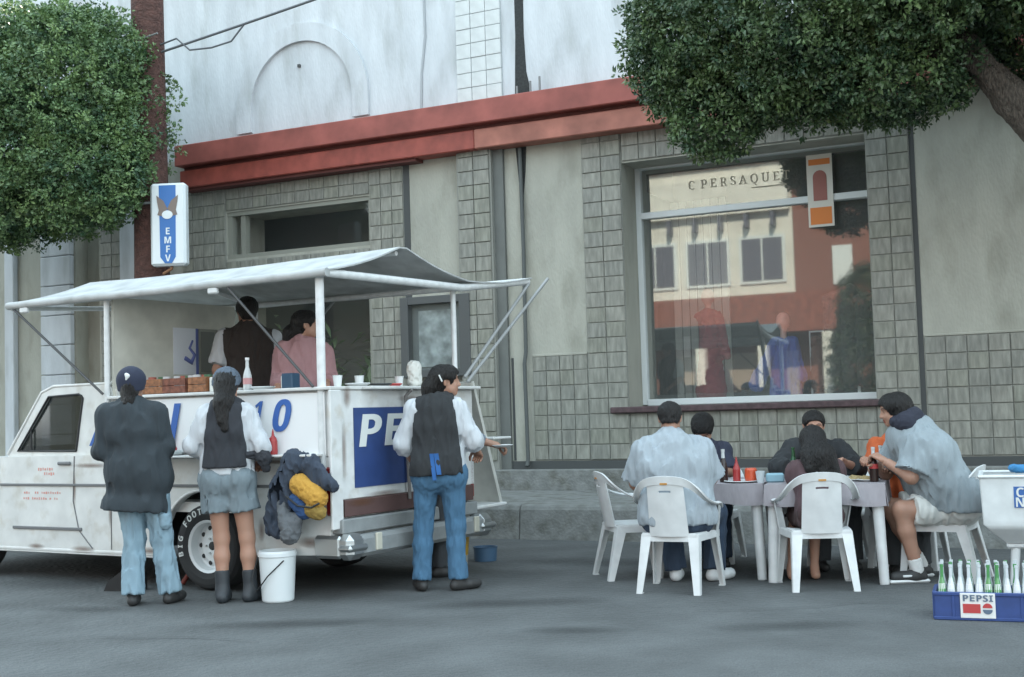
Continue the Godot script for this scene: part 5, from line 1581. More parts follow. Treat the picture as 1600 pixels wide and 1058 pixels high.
	for row in 5:
		for col in 12:
			var is_green := (col + row * 2) % 5 == 0 or rng.randf() < 0.15
			var b := thing("soda_bottle", ("green" if is_green else "clear") + " glass soda bottle in the blue crate on the street", "bottle", c.position + Basis(Vector3.UP, yaw) * Vector3(0.045 + col * 0.0537, 0.031, -0.044 - row * 0.0605), rng.randf() * TAU, ("green" if is_green else "clear") + " bottles in the blue crate")
			b.rotation += Vector3(rng.randf_range(-0.02, 0.02), 0, rng.randf_range(-0.02, 0.02))
			obj("glass", bm, green if is_green else clear, b)
			obj("label", bottle_label(), mat("label_white", 0, 0, 0), b)

var _bl: ArrayMesh
func bottle_label() -> ArrayMesh:
	if _bl == null: _bl = lathem([[0.0242, 0.13], [0.0222, 0.155], [0.0178, 0.185]], 12)
	return _bl

func make_chair(label: String, at: Vector3, turn: float) -> Node3D:
	# moulded plastic armchair that faces -z; origin on the ground under the seat
	var c := thing("plastic_chair", label, "chair", at, turn, "white plastic armchairs around the tables")
	var m := mat("chair_white", 0.7, 0.72, 0.72, 0.42, noise_tex("chair_tone", 0.01, 0.88, 1.0, 4), 1.0)
	var seat := begin()
	slab(seat, 12, 12, func(u: float, v: float) -> Vector3:
		var x := (u - 0.5) * lerpf(0.5, 0.42, v)
		var z := lerpf(-0.24, 0.2, v)
		return Vector3(x, 0.425 - 0.02 * sin(u * PI) * sin(v * PI) - 0.03 * pow(1.0 - v, 6.0), z), 0.012)
	slab(seat, 12, 1, func(u: float, v: float) -> Vector3: return Vector3((u - 0.5) * 0.5, 0.39 - 0.045 * v, -0.243), 0.01)
	slab(seat, 12, 1, func(u: float, v: float) -> Vector3: return Vector3((u - 0.5) * 0.42, 0.42 - 0.05 * v, 0.204), 0.01)
	for s in [-1.0, 1.0]:
		slab(seat, 8, 1, func(u: float, v: float) -> Vector3: return Vector3(s * lerpf(0.25, 0.21, u), 0.42 - 0.05 * v, lerpf(-0.24, 0.2, u)), 0.01)
	obj("seat", seat.commit(), m, c)
	var back := begin()
	var f := func(u: float, v: float) -> Vector3:
		var y := lerpf(0.41, 0.815, v)
		var half := lerpf(0.145, 0.135, v)
		var x := (u - 0.5) * 2.0 * half
		return Vector3(x, y - 0.02 * pow(absf(u - 0.5) * 2.0, 2.0) * v, 0.2 + 0.075 * v + 0.03 * (1.0 - pow((u - 0.5) * 2.0, 2.0)))
	slab(back, 15, 24, f, 0.012, func(i: int, j: int) -> bool: return j == 19 and i >= 5 and i <= 9)
	obj("backrest", back.commit(), m, c)
	# one band from arm over the back to arm
	var arms := begin()
	var path := [[-0.275, 0.6, -0.2], [-0.29, 0.635, -0.12], [-0.285, 0.645, 0.02], [-0.262, 0.685, 0.14], [-0.215, 0.755, 0.235], [-0.14, 0.805, 0.285], [0.0, 0.822, 0.31], [0.14, 0.805, 0.285], [0.215, 0.755, 0.235], [0.262, 0.685, 0.14], [0.285, 0.645, 0.02], [0.29, 0.635, -0.12], [0.275, 0.6, -0.2]]
	var curve := Curve3D.new()
	for i in path.size():
		var p := Vector3(path[i][0], path[i][1], path[i][2])
		var t := V
		if i > 0 and i < path.size() - 1:
			t = (Vector3(path[i + 1][0], path[i + 1][1], path[i + 1][2]) - Vector3(path[i - 1][0], path[i - 1][1], path[i - 1][2])) / 6.0
		curve.add_point(p, -t, t)
	var total := curve.get_baked_length()
	slab(arms, 44, 4, func(u: float, v: float) -> Vector3:
		var p := curve.sample_baked(u * total, true)
		var out := Vector3(p.x, 0, p.z + 0.02).normalized()
		var high := clampf((p.y - 0.66) / 0.15, 0.0, 1.0)
		var w := lerpf(0.048, 0.06, high)
		var lay := out.lerp(Vector3.UP, high * 0.85).normalized()
		return p + lay * (v - 0.5) * w + Vector3(0, -0.012 * pow((v - 0.5) * 2.0, 2.0) * (1.0 - high), 0), 0.012)
	obj("armrest_band", arms.commit(), m, c)
	for sx in [-1.0, 1.0]:
		var leg := func(top: Vector3, bottom: Vector3, w0: float, w1: float) -> ArrayMesh:
			# an angle section that tapers to the foot
			var st := begin()
			var in_x: float = -sx
			for plate in 2:
				slab(st, 3, 8, func(u: float, v: float) -> Vector3:
					var p := top.lerp(bottom, v)
					var w := lerpf(w0, w1, v)
					if plate == 0: return p + Vector3(in_x * u * w, 0, 0)
					return p + Vector3(0, 0, signf(-top.z) * u * w), 0.009)
			slab(st, 3, 1, func(u: float, v: float) -> Vector3: return bottom + Vector3(in_x * u * w1, 0.004, signf(-top.z) * v * w1), 0.008)
			return st.commit()
		obj("leg", leg.call(Vector3(sx * 0.245, 0.41, -0.235), Vector3(sx * 0.275, 0.0, -0.27), 0.07, 0.04), m, c)
		obj("leg", leg.call(Vector3(sx * 0.212, 0.42, 0.2), Vector3(sx * 0.235, 0.0, 0.295), 0.075, 0.042), m, c)
		obj("arm_support", leg.call(Vector3(sx * 0.285, 0.615, -0.19), Vector3(sx * 0.248, 0.4, -0.225), 0.05, 0.055), m, c)
	obj("emblem", boxm(Vector3(0, 0.795, 0.312), Vector3(0.055, 0.014, 0.004), 0.001), mat("emblem_gold", 0.45, 0.22, 0.05, 0.5), c)
	return c

func dining() -> void:
	var a := make_chair("white plastic armchair carrying the heavy diner in the pale blue shirt", Vector3(-3.03, 0, 5.36), deg_to_rad(2))
	again(a, "empty white plastic armchair seen from its side, left of the pale blue shirt", Vector3(-3.6, 0, 4.75), deg_to_rad(-52))
	again(a, "white plastic armchair seen squarely from behind, under the long haired girl", Vector3(-2.08, 0, 4.98), deg_to_rad(22))
	again(a, "white plastic armchair seen from its side, under the diner in white shorts", Vector3(-1.27, 0, 4.35), deg_to_rad(84))
	again(a, "white plastic armchair behind the table under the diner in black", Vector3(-2.2, 0, 3.55), deg_to_rad(190))
	again(a, "white plastic armchair behind the table under the diner in orange", Vector3(-1.62, 0, 3.65), deg_to_rad(172))
	again(a, "white plastic armchair at the far side of the left table under the half hidden diner", Vector3(-3.32, 0, 3.62), deg_to_rad(180))
	var plastic := mat("chair_white", 0, 0, 0)
	var yaw := deg_to_rad(7)
	for k in 2:
		var at: Vector3 = [Vector3(-2.1, 0, 4.42), Vector3(-3.02, 0, 4.39)][k]
		var t := thing("plastic_table", ["square white plastic table between the girl and the diner in white shorts", "square white plastic table before the diner in the pale blue shirt"][k], "table", at, yaw, "plastic tables pushed together")
		obj("tabletop", boxm(Vector3(0, 0.715, 0), Vector3(0.84, 0.03, 0.84), 0.01), plastic, t)
		obj("apron", joined([[boxm(Vector3(0, 0.67, 0.39), Vector3(0.76, 0.05, 0.015)), Transform3D()], [boxm(Vector3(0, 0.67, -0.39), Vector3(0.76, 0.05, 0.015)), Transform3D()], [boxm(Vector3(0.39, 0.67, 0), Vector3(0.015, 0.05, 0.76)), Transform3D()], [boxm(Vector3(-0.39, 0.67, 0), Vector3(0.015, 0.05, 0.76)), Transform3D()]]), plastic, t)
		for sx in [-1.0, 1.0]:
			for sz in [-1.0, 1.0]:
				obj("leg", tubem([Vector3(sx * 0.375, 0.7, sz * 0.375), Vector3(sx * 0.405, 0.0, sz * 0.405)], [0.046, 0.036], 10), plastic, t)
		var cl := begin()
		# cloth: a top with skirts that hang a little wavy
		var e := 0.438
		slab(cl, 2, 2, func(u: float, v: float) -> Vector3: return Vector3((0.5 - u) * 2.0 * e, 0.738, (v - 0.5) * 2.0 * e), 0.004)
		for q in 4:
			var b := Basis(Vector3.UP, q * PI / 2)
			slab(cl, 24, 4, func(u: float, v: float) -> Vector3: return b * Vector3((u - 0.5) * 2.0 * (e + 0.008 * v), 0.738 - 0.155 * v - 0.012 * v * sin(u * 9.0 + q), e + 0.012 * v * (1.0 + 0.8 * sin(u * 16.0 + q * 2.0))), 0.004)
		var cn := tag(obj("tablecloth", cl.commit(), cloth("tablecloth", 0.34, 0.315, 0.335, 0.1)), ["mauve tablecloth on the right table, under the green bottle", "mauve tablecloth on the left table, under the red jar"][k], "tablecloth", "mauve tablecloths") as Node3D
		cn.position = at
		cn.rotation.y = yaw
	table_goods()
	# tub on a stool at the right edge
	var at2 := Vector3(-0.62, 0, 4.98)
	var st := thing("plastic_stool", "white plastic stool carrying the square white tub at the right edge", "stool", at2, deg_to_rad(5))
	obj("seat", boxm(Vector3(0, 0.34, 0), Vector3(0.32, 0.03, 0.32), 0.01), plastic, st)
	for sx in [-1.0, 1.0]:
		for sz in [-1.0, 1.0]:
			obj("leg", tubem([Vector3(sx * 0.1, 0.33, sz * 0.12), Vector3(sx * 0.13, 0.0, sz * 0.15)], [0.03, 0.022], 8), plastic, st)
	var tub := thing("plastic_tub", "big square white tub with a blue sticker on a stool at the right edge", "tub", at2, deg_to_rad(5))
	var o := begin()
	for q in 4:
		var b := Basis(Vector3.UP, q * PI / 2)
		slab(o, 8, 14, func(u: float, v: float) -> Vector3:
			var h: float = [0.36, 0.36, 0.375, 0.4, 0.44][mini(int(v * 4.999), 4)] if v < 0.0 else lerpf(0.365, 0.815, v)
			var wide := lerpf(0.285, 0.305, v) - 0.13 * (1.0 - clampf(v * 3.6, 0.0, 1.0))
			return b * Vector3((u - 0.5) * 2.0 * wide, h, wide), 0.014)
	box(o, Vector3(0, 0.365, 0), Vector3(0.32, 0.012, 0.32))
	for q in 4:
		box(o, Basis(Vector3.UP, q * PI / 2) * Vector3(0, 0.816, 0.306), Vector3(0.65, 0.022, 0.034), 0.008, Basis(Vector3.UP, q * PI / 2))
	obj("tub", o.commit(), mat("tub_white", 0.68, 0.71, 0.71, 0.5, noise_tex("chair_tone", 0, 0, 0), 1.0), tub)
	var lb := obj("sticker", boxm(Vector3(0.0, 0.68, 0.308), Vector3(0.2, 0.14, 0.004)), mat("sticker_blue", 0.03, 0.11, 0.33, 0.5), tub)
	obj("sticker_word", text("CU", 0.062, 0.003), mat("letter_white", 0, 0, 0), lb, Vector3(-0.03, 0.71, 0.3115))
	obj("sticker_word", text("NO", 0.062, 0.003), mat("letter_white", 0, 0, 0), lb, Vector3(-0.03, 0.645, 0.3115))
	var lid := thing("blue_towel", "folded bright blue cloth lying across the rim of the white tub", "cloth", at2 + Vector3(0.08, 0.828, 0), deg_to_rad(20))
	obj("cloth", field([cap(Vector3(-0.14, 0.024, -0.1), Vector3(0.24, 0.024, -0.1), 0.026, 0.026, 0.03), cap(Vector3(-0.14, 0.024, 0.02), Vector3(0.24, 0.024, 0.02), 0.026, 0.026, 0.03), cap(Vector3(-0.16, 0.024, -0.1), Vector3(-0.16, 0.024, 0.02), 0.024, 0.024, 0.03), cut(V, Vector3(0, -1, 0))], 0.01, 0.006, 0.08), cloth("towel_blue", 0.04, 0.2, 0.42), lid)
	var hose := thing("blue_hose", "blue hose hanging beside the stool legs at the right edge", "hose", at2 + Vector3(0.05, 0, 0.1))
	obj("hose", tubem([Vector3(0, 0.34, 0.06), Vector3(0.02, 0.2, 0.1), Vector3(-0.02, 0.05, 0.12), Vector3(0.1, 0.016, 0.16)], [0.014], 8), mat("hose_blue", 0.04, 0.2, 0.42, 0.4), hose)

func table_goods() -> void:
	var top := 0.74
	var put := func(called: String, label: String, cat: String, at: Vector3) -> Node3D: return thing(called, label, cat, Vector3(at.x, top + at.y, at.z), 0.0)
	var cola := mat("cola_glass", 0.03, 0.018, 0.016, 0.1)
	var wp := mat("plate_white", 0, 0, 0)
	var spots := [["dark cola bottle with a pale top on the left table before the red jar", -2.88, 4.62, false], ["dark cola bottle with a red and white label held up before the orange shirt", -1.72, 4.28, true], ["dark cola bottle at the table's right corner near the bent forearm", -1.72, 4.6, true]]
	for s in spots:
		var b = put.call("cola_bottle", s[0], "bottle", Vector3(s[1], 0.0, s[2]))
		obj("glass", bottle_mesh(0.26, 0.034), cola, b)
		obj("neck", lathem([[0.0148, 0.19], [0.0132, 0.235], [0.0155, 0.248], [0.0155, 0.262], [0, 0.263]], 12), mat("bottle_pale", 0, 0, 0), b)
		if s[3]: obj("label", lathem([[0.0345, 0.1], [0.0345, 0.135]], 14), mat("label_red", 0, 0, 0), b)
	var g = put.call("green_bottle", "green glass bottle beside the girl's arm on the right table", "bottle", Vector3(-2.31, 0.0, 4.66))
	obj("glass", bottle_mesh(0.27, 0.033), mat("green_dark", 0.02, 0.09, 0.035, 0.12), g)
	obj("label", lathem([[0.0335, 0.06], [0.0335, 0.11]], 14), mat("label_white", 0, 0, 0), g)
	var k = put.call("ketchup_bottle", "red squeeze bottle beside the cola bottle on the left table", "bottle", Vector3(-2.78, 0.0, 4.6))
	obj("bottle", lathem([[0, 0], [0.03, 0], [0.031, 0.1], [0.02, 0.13], [0.012, 0.15], [0.005, 0.2], [0, 0.2]], 14), mat("ketchup_red", 0, 0, 0), k)
	var t = put.call("salsa_jar", "bright orange red salsa jar on the left table", "jar", Vector3(-2.66, 0.012, 4.62))
	obj("jar", lathem([[0, 0], [0.045, 0.0], [0.05, 0.02], [0.048, 0.085], [0.04, 0.1], [0, 0.102]], 16), mat("salsa", 0.55, 0.08, 0.03, 0.3), t)
	for s in [["white plate under the salsa jar", -2.73, 4.64, 0.14], ["white plate of food before the orange shirt", -1.88, 4.45, 0.12], ["white plate at the right corner of the table under the bent forearm", -1.78, 4.52, 0.09]]:
		var p = put.call("plate", s[0], "plate", Vector3(s[1], 0.0, s[2]))
		obj("dish", lathem([[0, 0.004], [s[3] * 0.6, 0.003], [s[3] * 0.65, 0.0], [s[3], 0.014], [s[3] * 0.98, 0.017], [s[3] * 0.62, 0.008], [0, 0.008]], 22), wp, p)
		if s[3] < 0.13:
			obj("food", field([cap(Vector3(-0.03, 0.012, 0), Vector3(0.03, 0.014, 0.01), 0.03, 0.024, 0.02)], 0.008, 0.012, 0.03), mat("taco", 0.42, 0.32, 0.16, 0.8), p)
	var n = put.call("napkin_pack", "pale blue pack of napkins between the salsa jar and the green bottle", "napkins", Vector3(-2.47, 0.0, 4.62))
	obj("pack", boxm(Vector3(0, 0.035, 0), Vector3(0.14, 0.07, 0.1), 0.012, Basis(Vector3.UP, 0.3)), mat("napkin_blue", 0.25, 0.42, 0.5, 0.6), n)
	for s in [["clear plastic cup left of the napkin pack", -2.57, 4.68], ["white foam cup right of the green bottle", -2.23, 4.74]]:
		var c = put.call("plastic_cup", s[0], "cup", Vector3(s[1], 0.0, s[2]))
		obj("cup", lathem([[0, 0], [0.026, 0], [0.037, 0.09], [0.034, 0.09], [0.024, 0.006], [0, 0.006]], 14), mat("cup_pale", 0.55, 0.6, 0.62, 0.2), c)

# ------------------------------------------------------------------ people: joints in metres, x to the right and z towards the viewer's side, feet at y 0
func standing_people() -> void:
	var yaw := deg_to_rad(26)
	var J: Dictionary
	var p: Node3D
	# dark jacket, cap, pale jeans
	J = {hd = Vector3(-0.135, 1.625, -0.03), nk = Vector3(-0.13, 1.47, 0.0), pv = Vector3(-0.06, 0.93, 0.0), shL = Vector3(-0.3, 1.41, 0.0), shR = Vector3(0.045, 1.41, 0.0), elL = Vector3(-0.35, 1.15, 0.02), wrL = Vector3(-0.22, 1.1, -0.2), elR = Vector3(0.11, 1.17, -0.02), wrR = Vector3(0.05, 1.12, -0.24),
		hiL = Vector3(-0.15, 0.9, 0), hiR = Vector3(0.03, 0.9, 0), knL = Vector3(-0.13, 0.49, -0.03), anL = Vector3(-0.13, 0.085, 0.02), knR = Vector3(0.075, 0.49, -0.03), anR = Vector3(0.13, 0.085, -0.04), toL = Vector3(-0.2, 0, -1), toR = Vector3(0.25, 0, -1), hp = -6.0, w = 1.1}
	p = build_person("person in long dark jacket, navy cap and pale baggy jeans at the truck", Vector3(-6.56, 0, 7.07), yaw, J, 0.85, "customers standing at the food truck")
	var o := [cap(Vector3(-0.19, 0.72, 0), Vector3(-0.03, 0.72, 0), 0.168, 0.168, 0.08), cap(Vector3(-0.17, 1.0, 0), Vector3(-0.06, 1.0, 0), 0.155, 0.155, 0.08)]
	o += torso(J, 0.036)
	o += [cut(Vector3(-0.1, 0.7, 0), Vector3(-0.1, -1, 0.0))]
	for s in ["L", "R"]: o += arm(J, s, 0.026, 1.9, 0.006)
	wear(p, "jacket", o, cloth("denim_black", 0.032, 0.042, 0.05), 0.016, 0.0125, 0.18)
	obj("collar", field([cap(Vector3(-0.21, 1.485, -0.02), Vector3(-0.13, 1.5, 0.07), 0.026, 0.03, 0.03), cap(Vector3(-0.13, 1.5, 0.07), Vector3(-0.05, 1.485, -0.02), 0.03, 0.026, 0.03)], 0.009, 0.004, 0.05), cloth("denim_black", 0, 0, 0), p)
	o = [cap(J.pv - Vector3(0.08, 0, 0), J.pv + Vector3(0.08, 0, 0), 0.125, -1, 0.06)]
	for s in ["L", "R"]: o += leg(J, s, 0.02, 2.0, 0.026)
	obj("pocket", field([cap(Vector3(0.115, 0.66, 0.035), Vector3(0.12, 0.6, 0.03), 0.05, 0.05, 0.03), cut(Vector3(0, 0.68, 0), Vector3(0, 1, 0.1))], 0.011, 0.006, 0.06), cloth("denim_pale", 0.24, 0.35, 0.42), p)
	wear(p, "jeans", o, cloth("denim_pale", 0.24, 0.35, 0.42), 0.018, 0.0125, 0.13)
	for s in ["L", "R"]: obj("shoe", shoe_mesh(J, s), mat("shoe_dark", 0.03, 0.03, 0.03, 0.6), p)
	hair(p, J, [cap(Vector3(0, -0.02, 0.06), Vector3(0.0, -0.13, 0.075), 0.06, 0.05, 0.03), cap(Vector3(0.0, -0.13, 0.075), Vector3(0.005, -0.26, 0.1), 0.042, 0.022, 0.03)])
	var hb := Basis.from_euler(Vector3(deg_to_rad(-6), 0, 0))
	var c := obj("cap", field([cap(Vector3(0, 0.045, 0.02), Vector3(0, 0.05, -0.02), 0.106, 0.1, 0.02), cap(Vector3(0, 0.04, 0.02), Vector3(0, -0.01, 0.02), 0.1, 0.098, 0.02), cap(Vector3(-0.045, 0.02, -0.12), Vector3(0.045, 0.02, -0.12), 0.018, 0.018, 0.02), cap(Vector3(-0.03, 0.01, -0.15), Vector3(0.03, 0.01, -0.15), 0.012, 0.012, 0.03), cut(Vector3(0, -0.045, 0.06), Vector3(0, -1, -0.3))], 0.008), cloth("cap_navy", 0.018, 0.03, 0.055), p)
	c.transform = Transform3D(hb, J.hd)
	var lg := obj("cap_mark", field([cap(Vector3(-0.008, 0.075, 0.12), Vector3(0.006, 0.062, 0.121), 0.009), cap(Vector3(0.006, 0.062, 0.121), Vector3(-0.004, 0.035, 0.121), 0.008)], 0.004), mat("letter_white", 0, 0, 0), c)
	lg.position = V
	# black vest, white sleeves, denim shorts, ankle boots
	J = {hd = Vector3(-0.06, 1.605, -0.03), nk = Vector3(-0.055, 1.45, 0), pv = Vector3(-0.06, 0.9, 0), shL = Vector3(-0.195, 1.385, 0), shR = Vector3(0.085, 1.385, 0), elL = Vector3(-0.315, 1.17, 0.0), wrL = Vector3(-0.23, 1.07, -0.2), elR = Vector3(0.2, 1.15, 0.02), wrR = Vector3(0.15, 1.05, -0.18),
		hiL = Vector3(-0.145, 0.88, 0), hiR = Vector3(0.03, 0.88, 0), knL = Vector3(-0.115, 0.47, -0.02), anL = Vector3(-0.105, 0.085, 0.02), knR = Vector3(0.075, 0.47, -0.02), anR = Vector3(0.1, 0.085, 0.0), toL = Vector3(-0.1, 0, -1), toR = Vector3(0.5, 0, -1), hp = -8.0, w = 1.0, limb = 1.0}
	p = build_person("person in grey denim shorts, dark boots and black vest, facing the truck", Vector3(-6.0, 0, 6.77), yaw, J, 0.95, "customers standing at the food truck")
	o = torso(J, 0.018)
	o += [cut(Vector3(-0.06, 0.95, 0), Vector3(0, -1, 0))]
	for s in ["L", "R"]: o += arm(J, s, 0.028, 1.85)
	wear(p, "shirt", o, cloth("shirt_white", 0.54, 0.57, 0.6), 0.014, 0.0125, 0.13)
	o = torso(J, 0.04)
	o += [cut(Vector3(-0.06, 1.0, 0), Vector3(0, -1, 0)), cut(Vector3(-0.19, 1.3, 0), Vector3(-1, 0.1, 0)), cut(Vector3(0.085, 1.3, 0), Vector3(1, 0.1, 0))]
	wear(p, "vest", o, cloth("vest_black", 0.03, 0.033, 0.04), 0.012)
	obj("apron_tie", joined([[tubem([Vector3(-0.22, 1.09, 0.04), Vector3(-0.19, 1.08, 0.1), Vector3(-0.06, 1.075, 0.135), Vector3(0.08, 1.08, 0.1), Vector3(0.18, 1.06, 0.05)], [0.014], 8), Transform3D()]]), cloth("vest_black", 0, 0, 0), p)
	obj("hip_bag", field([cap(Vector3(0.19, 1.22, 0.04), Vector3(0.23, 1.06, 0.05), 0.02, 0.05, 0.03), cap(Vector3(0.22, 1.06, 0.04), Vector3(0.24, 0.98, 0.04), 0.055, 0.03, 0.03), cap(Vector3(0.17, 1.1, 0.05), Vector3(0.11, 1.09, 0.09), 0.025, 0.02, 0.03)], 0.011, 0.01, 0.06), cloth("vest_black", 0, 0, 0), p)
	o = [cap(J.pv - Vector3(0.09, -0.02, 0), J.pv + Vector3(0.09, 0.02, 0), 0.12, -1, 0.05), cap(J.pv + Vector3(-0.08, 0.0, 0.035), J.pv + Vector3(0.08, 0.0, 0.035), 0.108, -1, 0.05)]
	for s in ["L", "R"]: o += leg(J, s, 0.024, 0.5, 0.028)
	o.append(dig(Vector3(-0.055, 0.6, -0.2), Vector3(-0.055, 0.6, 0.2), 0.045, 0.045, 0.05))
	o.append(dig(Vector3(-0.055, 0.7, 0.19), Vector3(-0.055, 0.9, 0.2), 0.03, 0.03, 0.05))
	wear(p, "shorts", o, cloth("denim_grey", 0.18, 0.225, 0.25), 0.016)
	for s in ["L", "R"]: obj("boot", shoe_mesh(J, s, 0.006, 0.15), mat("boot_dark", 0.03, 0.036, 0.042, 0.55), p)
	hair(p, J, [cap(Vector3(0, 0.0, 0.06), Vector3(0, -0.14, 0.09), 0.08, 0.07, 0.03), cap(Vector3(0, -0.14, 0.09), Vector3(0.02, -0.34, 0.13), 0.07, 0.03, 0.03), cap(Vector3(-0.01, -0.14, 0.1), Vector3(-0.01, -0.28, 0.13), 0.06, 0.03, 0.03)], 1.0, 0.006)
	o = [cap(Vector3(0, 0.045, 0.015), Vector3(0, 0.045, -0.02), 0.103, 0.1, 0.02), cap(Vector3(0.06, 0.02, 0.05), Vector3(0.12, -0.09, 0.07), 0.035, 0.018, 0.03), cap(Vector3(-0.06, 0.02, 0.05), Vector3(-0.09, -0.07, 0.07), 0.035, 0.02, 0.03), cut(Vector3(0, 0.0, 0.05), Vector3(0, -1, -0.35))]
	c = obj("headscarf", field(o, 0.009, 0.008, 0.04), cloth("scarf_blue", 0.09, 0.115, 0.15), p)
	c.transform = Transform3D(Basis.from_euler(Vector3(deg_to_rad(-8), 0, 0)), J.hd)
	# black vest, blue jeans, behind the truck
	J = {hd = Vector3(0.07, 1.6, -0.02), hy = -82.0, nk = Vector3(0.015, 1.44, 0.0), pv = Vector3(0.01, 0.92, 0.0), shL = Vector3(-0.165, 1.385, 0.0), shR = Vector3(0.15, 1.385, 0.02), elL = Vector3(-0.265, 1.13, 0.0), wrL = Vector3(-0.2, 0.98, -0.16), elR = Vector3(0.28, 1.14, 0.03), wrR = Vector3(0.3, 1.05, -0.2),
		hiL = Vector3(-0.085, 0.9, 0), hiR = Vector3(0.105, 0.9, 0), knL = Vector3(-0.125, 0.49, -0.03), anL = Vector3(-0.145, 0.085, 0.0), knR = Vector3(0.125, 0.49, -0.02), anR = Vector3(0.135, 0.085, 0.02), toL = Vector3(-0.35, 0, -1), toR = Vector3(0.75, 0, -0.5), w = 1.05, d = 1.05}
	p = build_person("person in blue jeans, black vest and white sleeves at the truck's rear", Vector3(-4.77, 0, 5.87), yaw, J, 0.9, "customers standing at the food truck")
	o = torso(J, 0.015)
	o += [cut(Vector3(0, 0.86, 0), Vector3(0, -1, 0))]
	for s in ["L", "R"]: o += arm(J, s, 0.028, 1.35, 0.006)
	wear(p, "shirt", o, cloth("shirt_white", 0, 0, 0), 0.014, 0.0125, 0.13)
	o = torso(J, 0.04)
	o += [cap(Vector3(-0.08, 0.95, 0.01), Vector3(0.1, 0.95, 0.01), 0.15, -1, 0.06), cut(Vector3(0, 0.885, 0), Vector3(0.02, -1, 0)), cut(Vector3(-0.17, 1.3, 0), Vector3(-1, 0.1, 0)), cut(Vector3(0.155, 1.3, 0), Vector3(1, 0.1, 0))]
	wear(p, "vest", o, cloth("vest_dark", 0.028, 0.031, 0.034), 0.014)
	var rib := begin()
	for e in [[-0.035, 0.03, 0.2], [0.0, 0.035, 0.16]]:
		slab(rib, 3, 8, func(u: float, v: float) -> Vector3: return Vector3(e[0] + 0.02 * v + (u - 0.5) * e[1], 1.05 - v * e[2], 0.182 - 0.006 * sin(v * 5.0)), 0.005)
	obj("apron_ribbon", rib.commit(), cloth("ribbon_blue", 0.03, 0.12, 0.34), p)
	o = [cap(J.pv - Vector3(0.1, 0.02, 0), J.pv + Vector3(0.1, -0.02, 0), 0.118, -1, 0.05), cap(J.pv + Vector3(-0.08, -0.05, 0.03), J.pv + Vector3(0.08, -0.05, 0.03), 0.115, -1, 0.05)]
	for s in ["L", "R"]: o += leg(J, s, 0.016, 2.0, 0.022)
	wear(p, "jeans", o, cloth("denim_blue", 0.062, 0.15, 0.25), 0.012, 0.014, 0.09)
	for s in ["L", "R"]: obj("shoe", shoe_mesh(J, s), mat("shoe_dark", 0, 0, 0), p)
	hair(p, J, [cap(Vector3(0, 0.0, 0.06), Vector3(0, -0.06, 0.11), 0.075, 0.06, 0.03), cap(Vector3(0.0, -0.05, 0.11), Vector3(0.0, -0.14, 0.13), 0.075, 0.05, 0.03)], 1.0, 0.008)
	c = obj("hair_clip", boxm(Vector3(0, -0.01, 0), Vector3(0.012, 0.06, 0.02), 0.004), mat("letter_white", 0, 0, 0), p)
	c.position = J.hd + Vector3(-0.03, 0.03, 0.1)
	c.rotation.z = 0.4
	# mostly hidden by the last one, at the far rear corner of the truck
	J = {hd = Vector3(0.0, 1.47, 0.0), hy = -60.0, nk = Vector3(0, 1.32, 0), pv = Vector3(0, 0.84, 0), shL = Vector3(-0.06, 1.25, -0.13), shR = Vector3(0.12, 1.26, 0.06), elL = Vector3(0.05, 1.02, -0.2), wrL = Vector3(0.24, 1.05, -0.2), elR = Vector3(0.31, 1.14, 0.0), wrR = Vector3(0.5, 1.08, -0.05), hiL = Vector3(-0.06, 0.82, -0.05), hiR = Vector3(0.06, 0.82, 0.04),
		knL = Vector3(-0.06, 0.45, -0.06), anL = Vector3(-0.07, 0.085, -0.05), knR = Vector3(0.05, 0.45, 0.02), anR = Vector3(0.02, 0.085, 0.02), toe = Vector3(1, 0, -0.3), w = 0.9}
	p = build_person("person in a grey blue sleeve, almost hidden at the truck's far rear corner", Vector3(-5.18, 0, 5.2), yaw, J, 0.8, "customers standing at the food truck")
	o = torso(J, 0.02)
	o += [cut(Vector3(0, 0.82, 0), Vector3(0, -1, 0))]
	for s in ["L", "R"]: o += arm(J, s, 0.022, 1.55)
	wear(p, "sweater", o, cloth("sweater_grey", 0.15, 0.18, 0.22), 0.012)
	o = [cap(J.pv - Vector3(0.06, 0, 0), J.pv + Vector3(0.06, 0, 0), 0.115, -1, 0.05)]
	for s in ["L", "R"]: o += leg(J, s, 0.015, 2.0, 0.01)
	wear(p, "trousers", o, cloth("trousers_dark", 0.05, 0.055, 0.06), 0.01)
	for s in ["L", "R"]: obj("shoe", shoe_mesh(J, s), mat("shoe_dark", 0, 0, 0), p)
	hair(p, J, [])
	var pl := thing("plate", "white plate held out at the truck's far rear corner", "plate", p.position + Basis(Vector3.UP, yaw) * Vector3(0.56, 1.055, -0.08), 0.0)
	obj("dish", lathem([[0, 0.004], [0.06, 0.003], [0.065, 0.0], [0.1, 0.018], [0.098, 0.021], [0.062, 0.008], [0, 0.008]], 20), mat("plate_white", 0, 0, 0), pl)

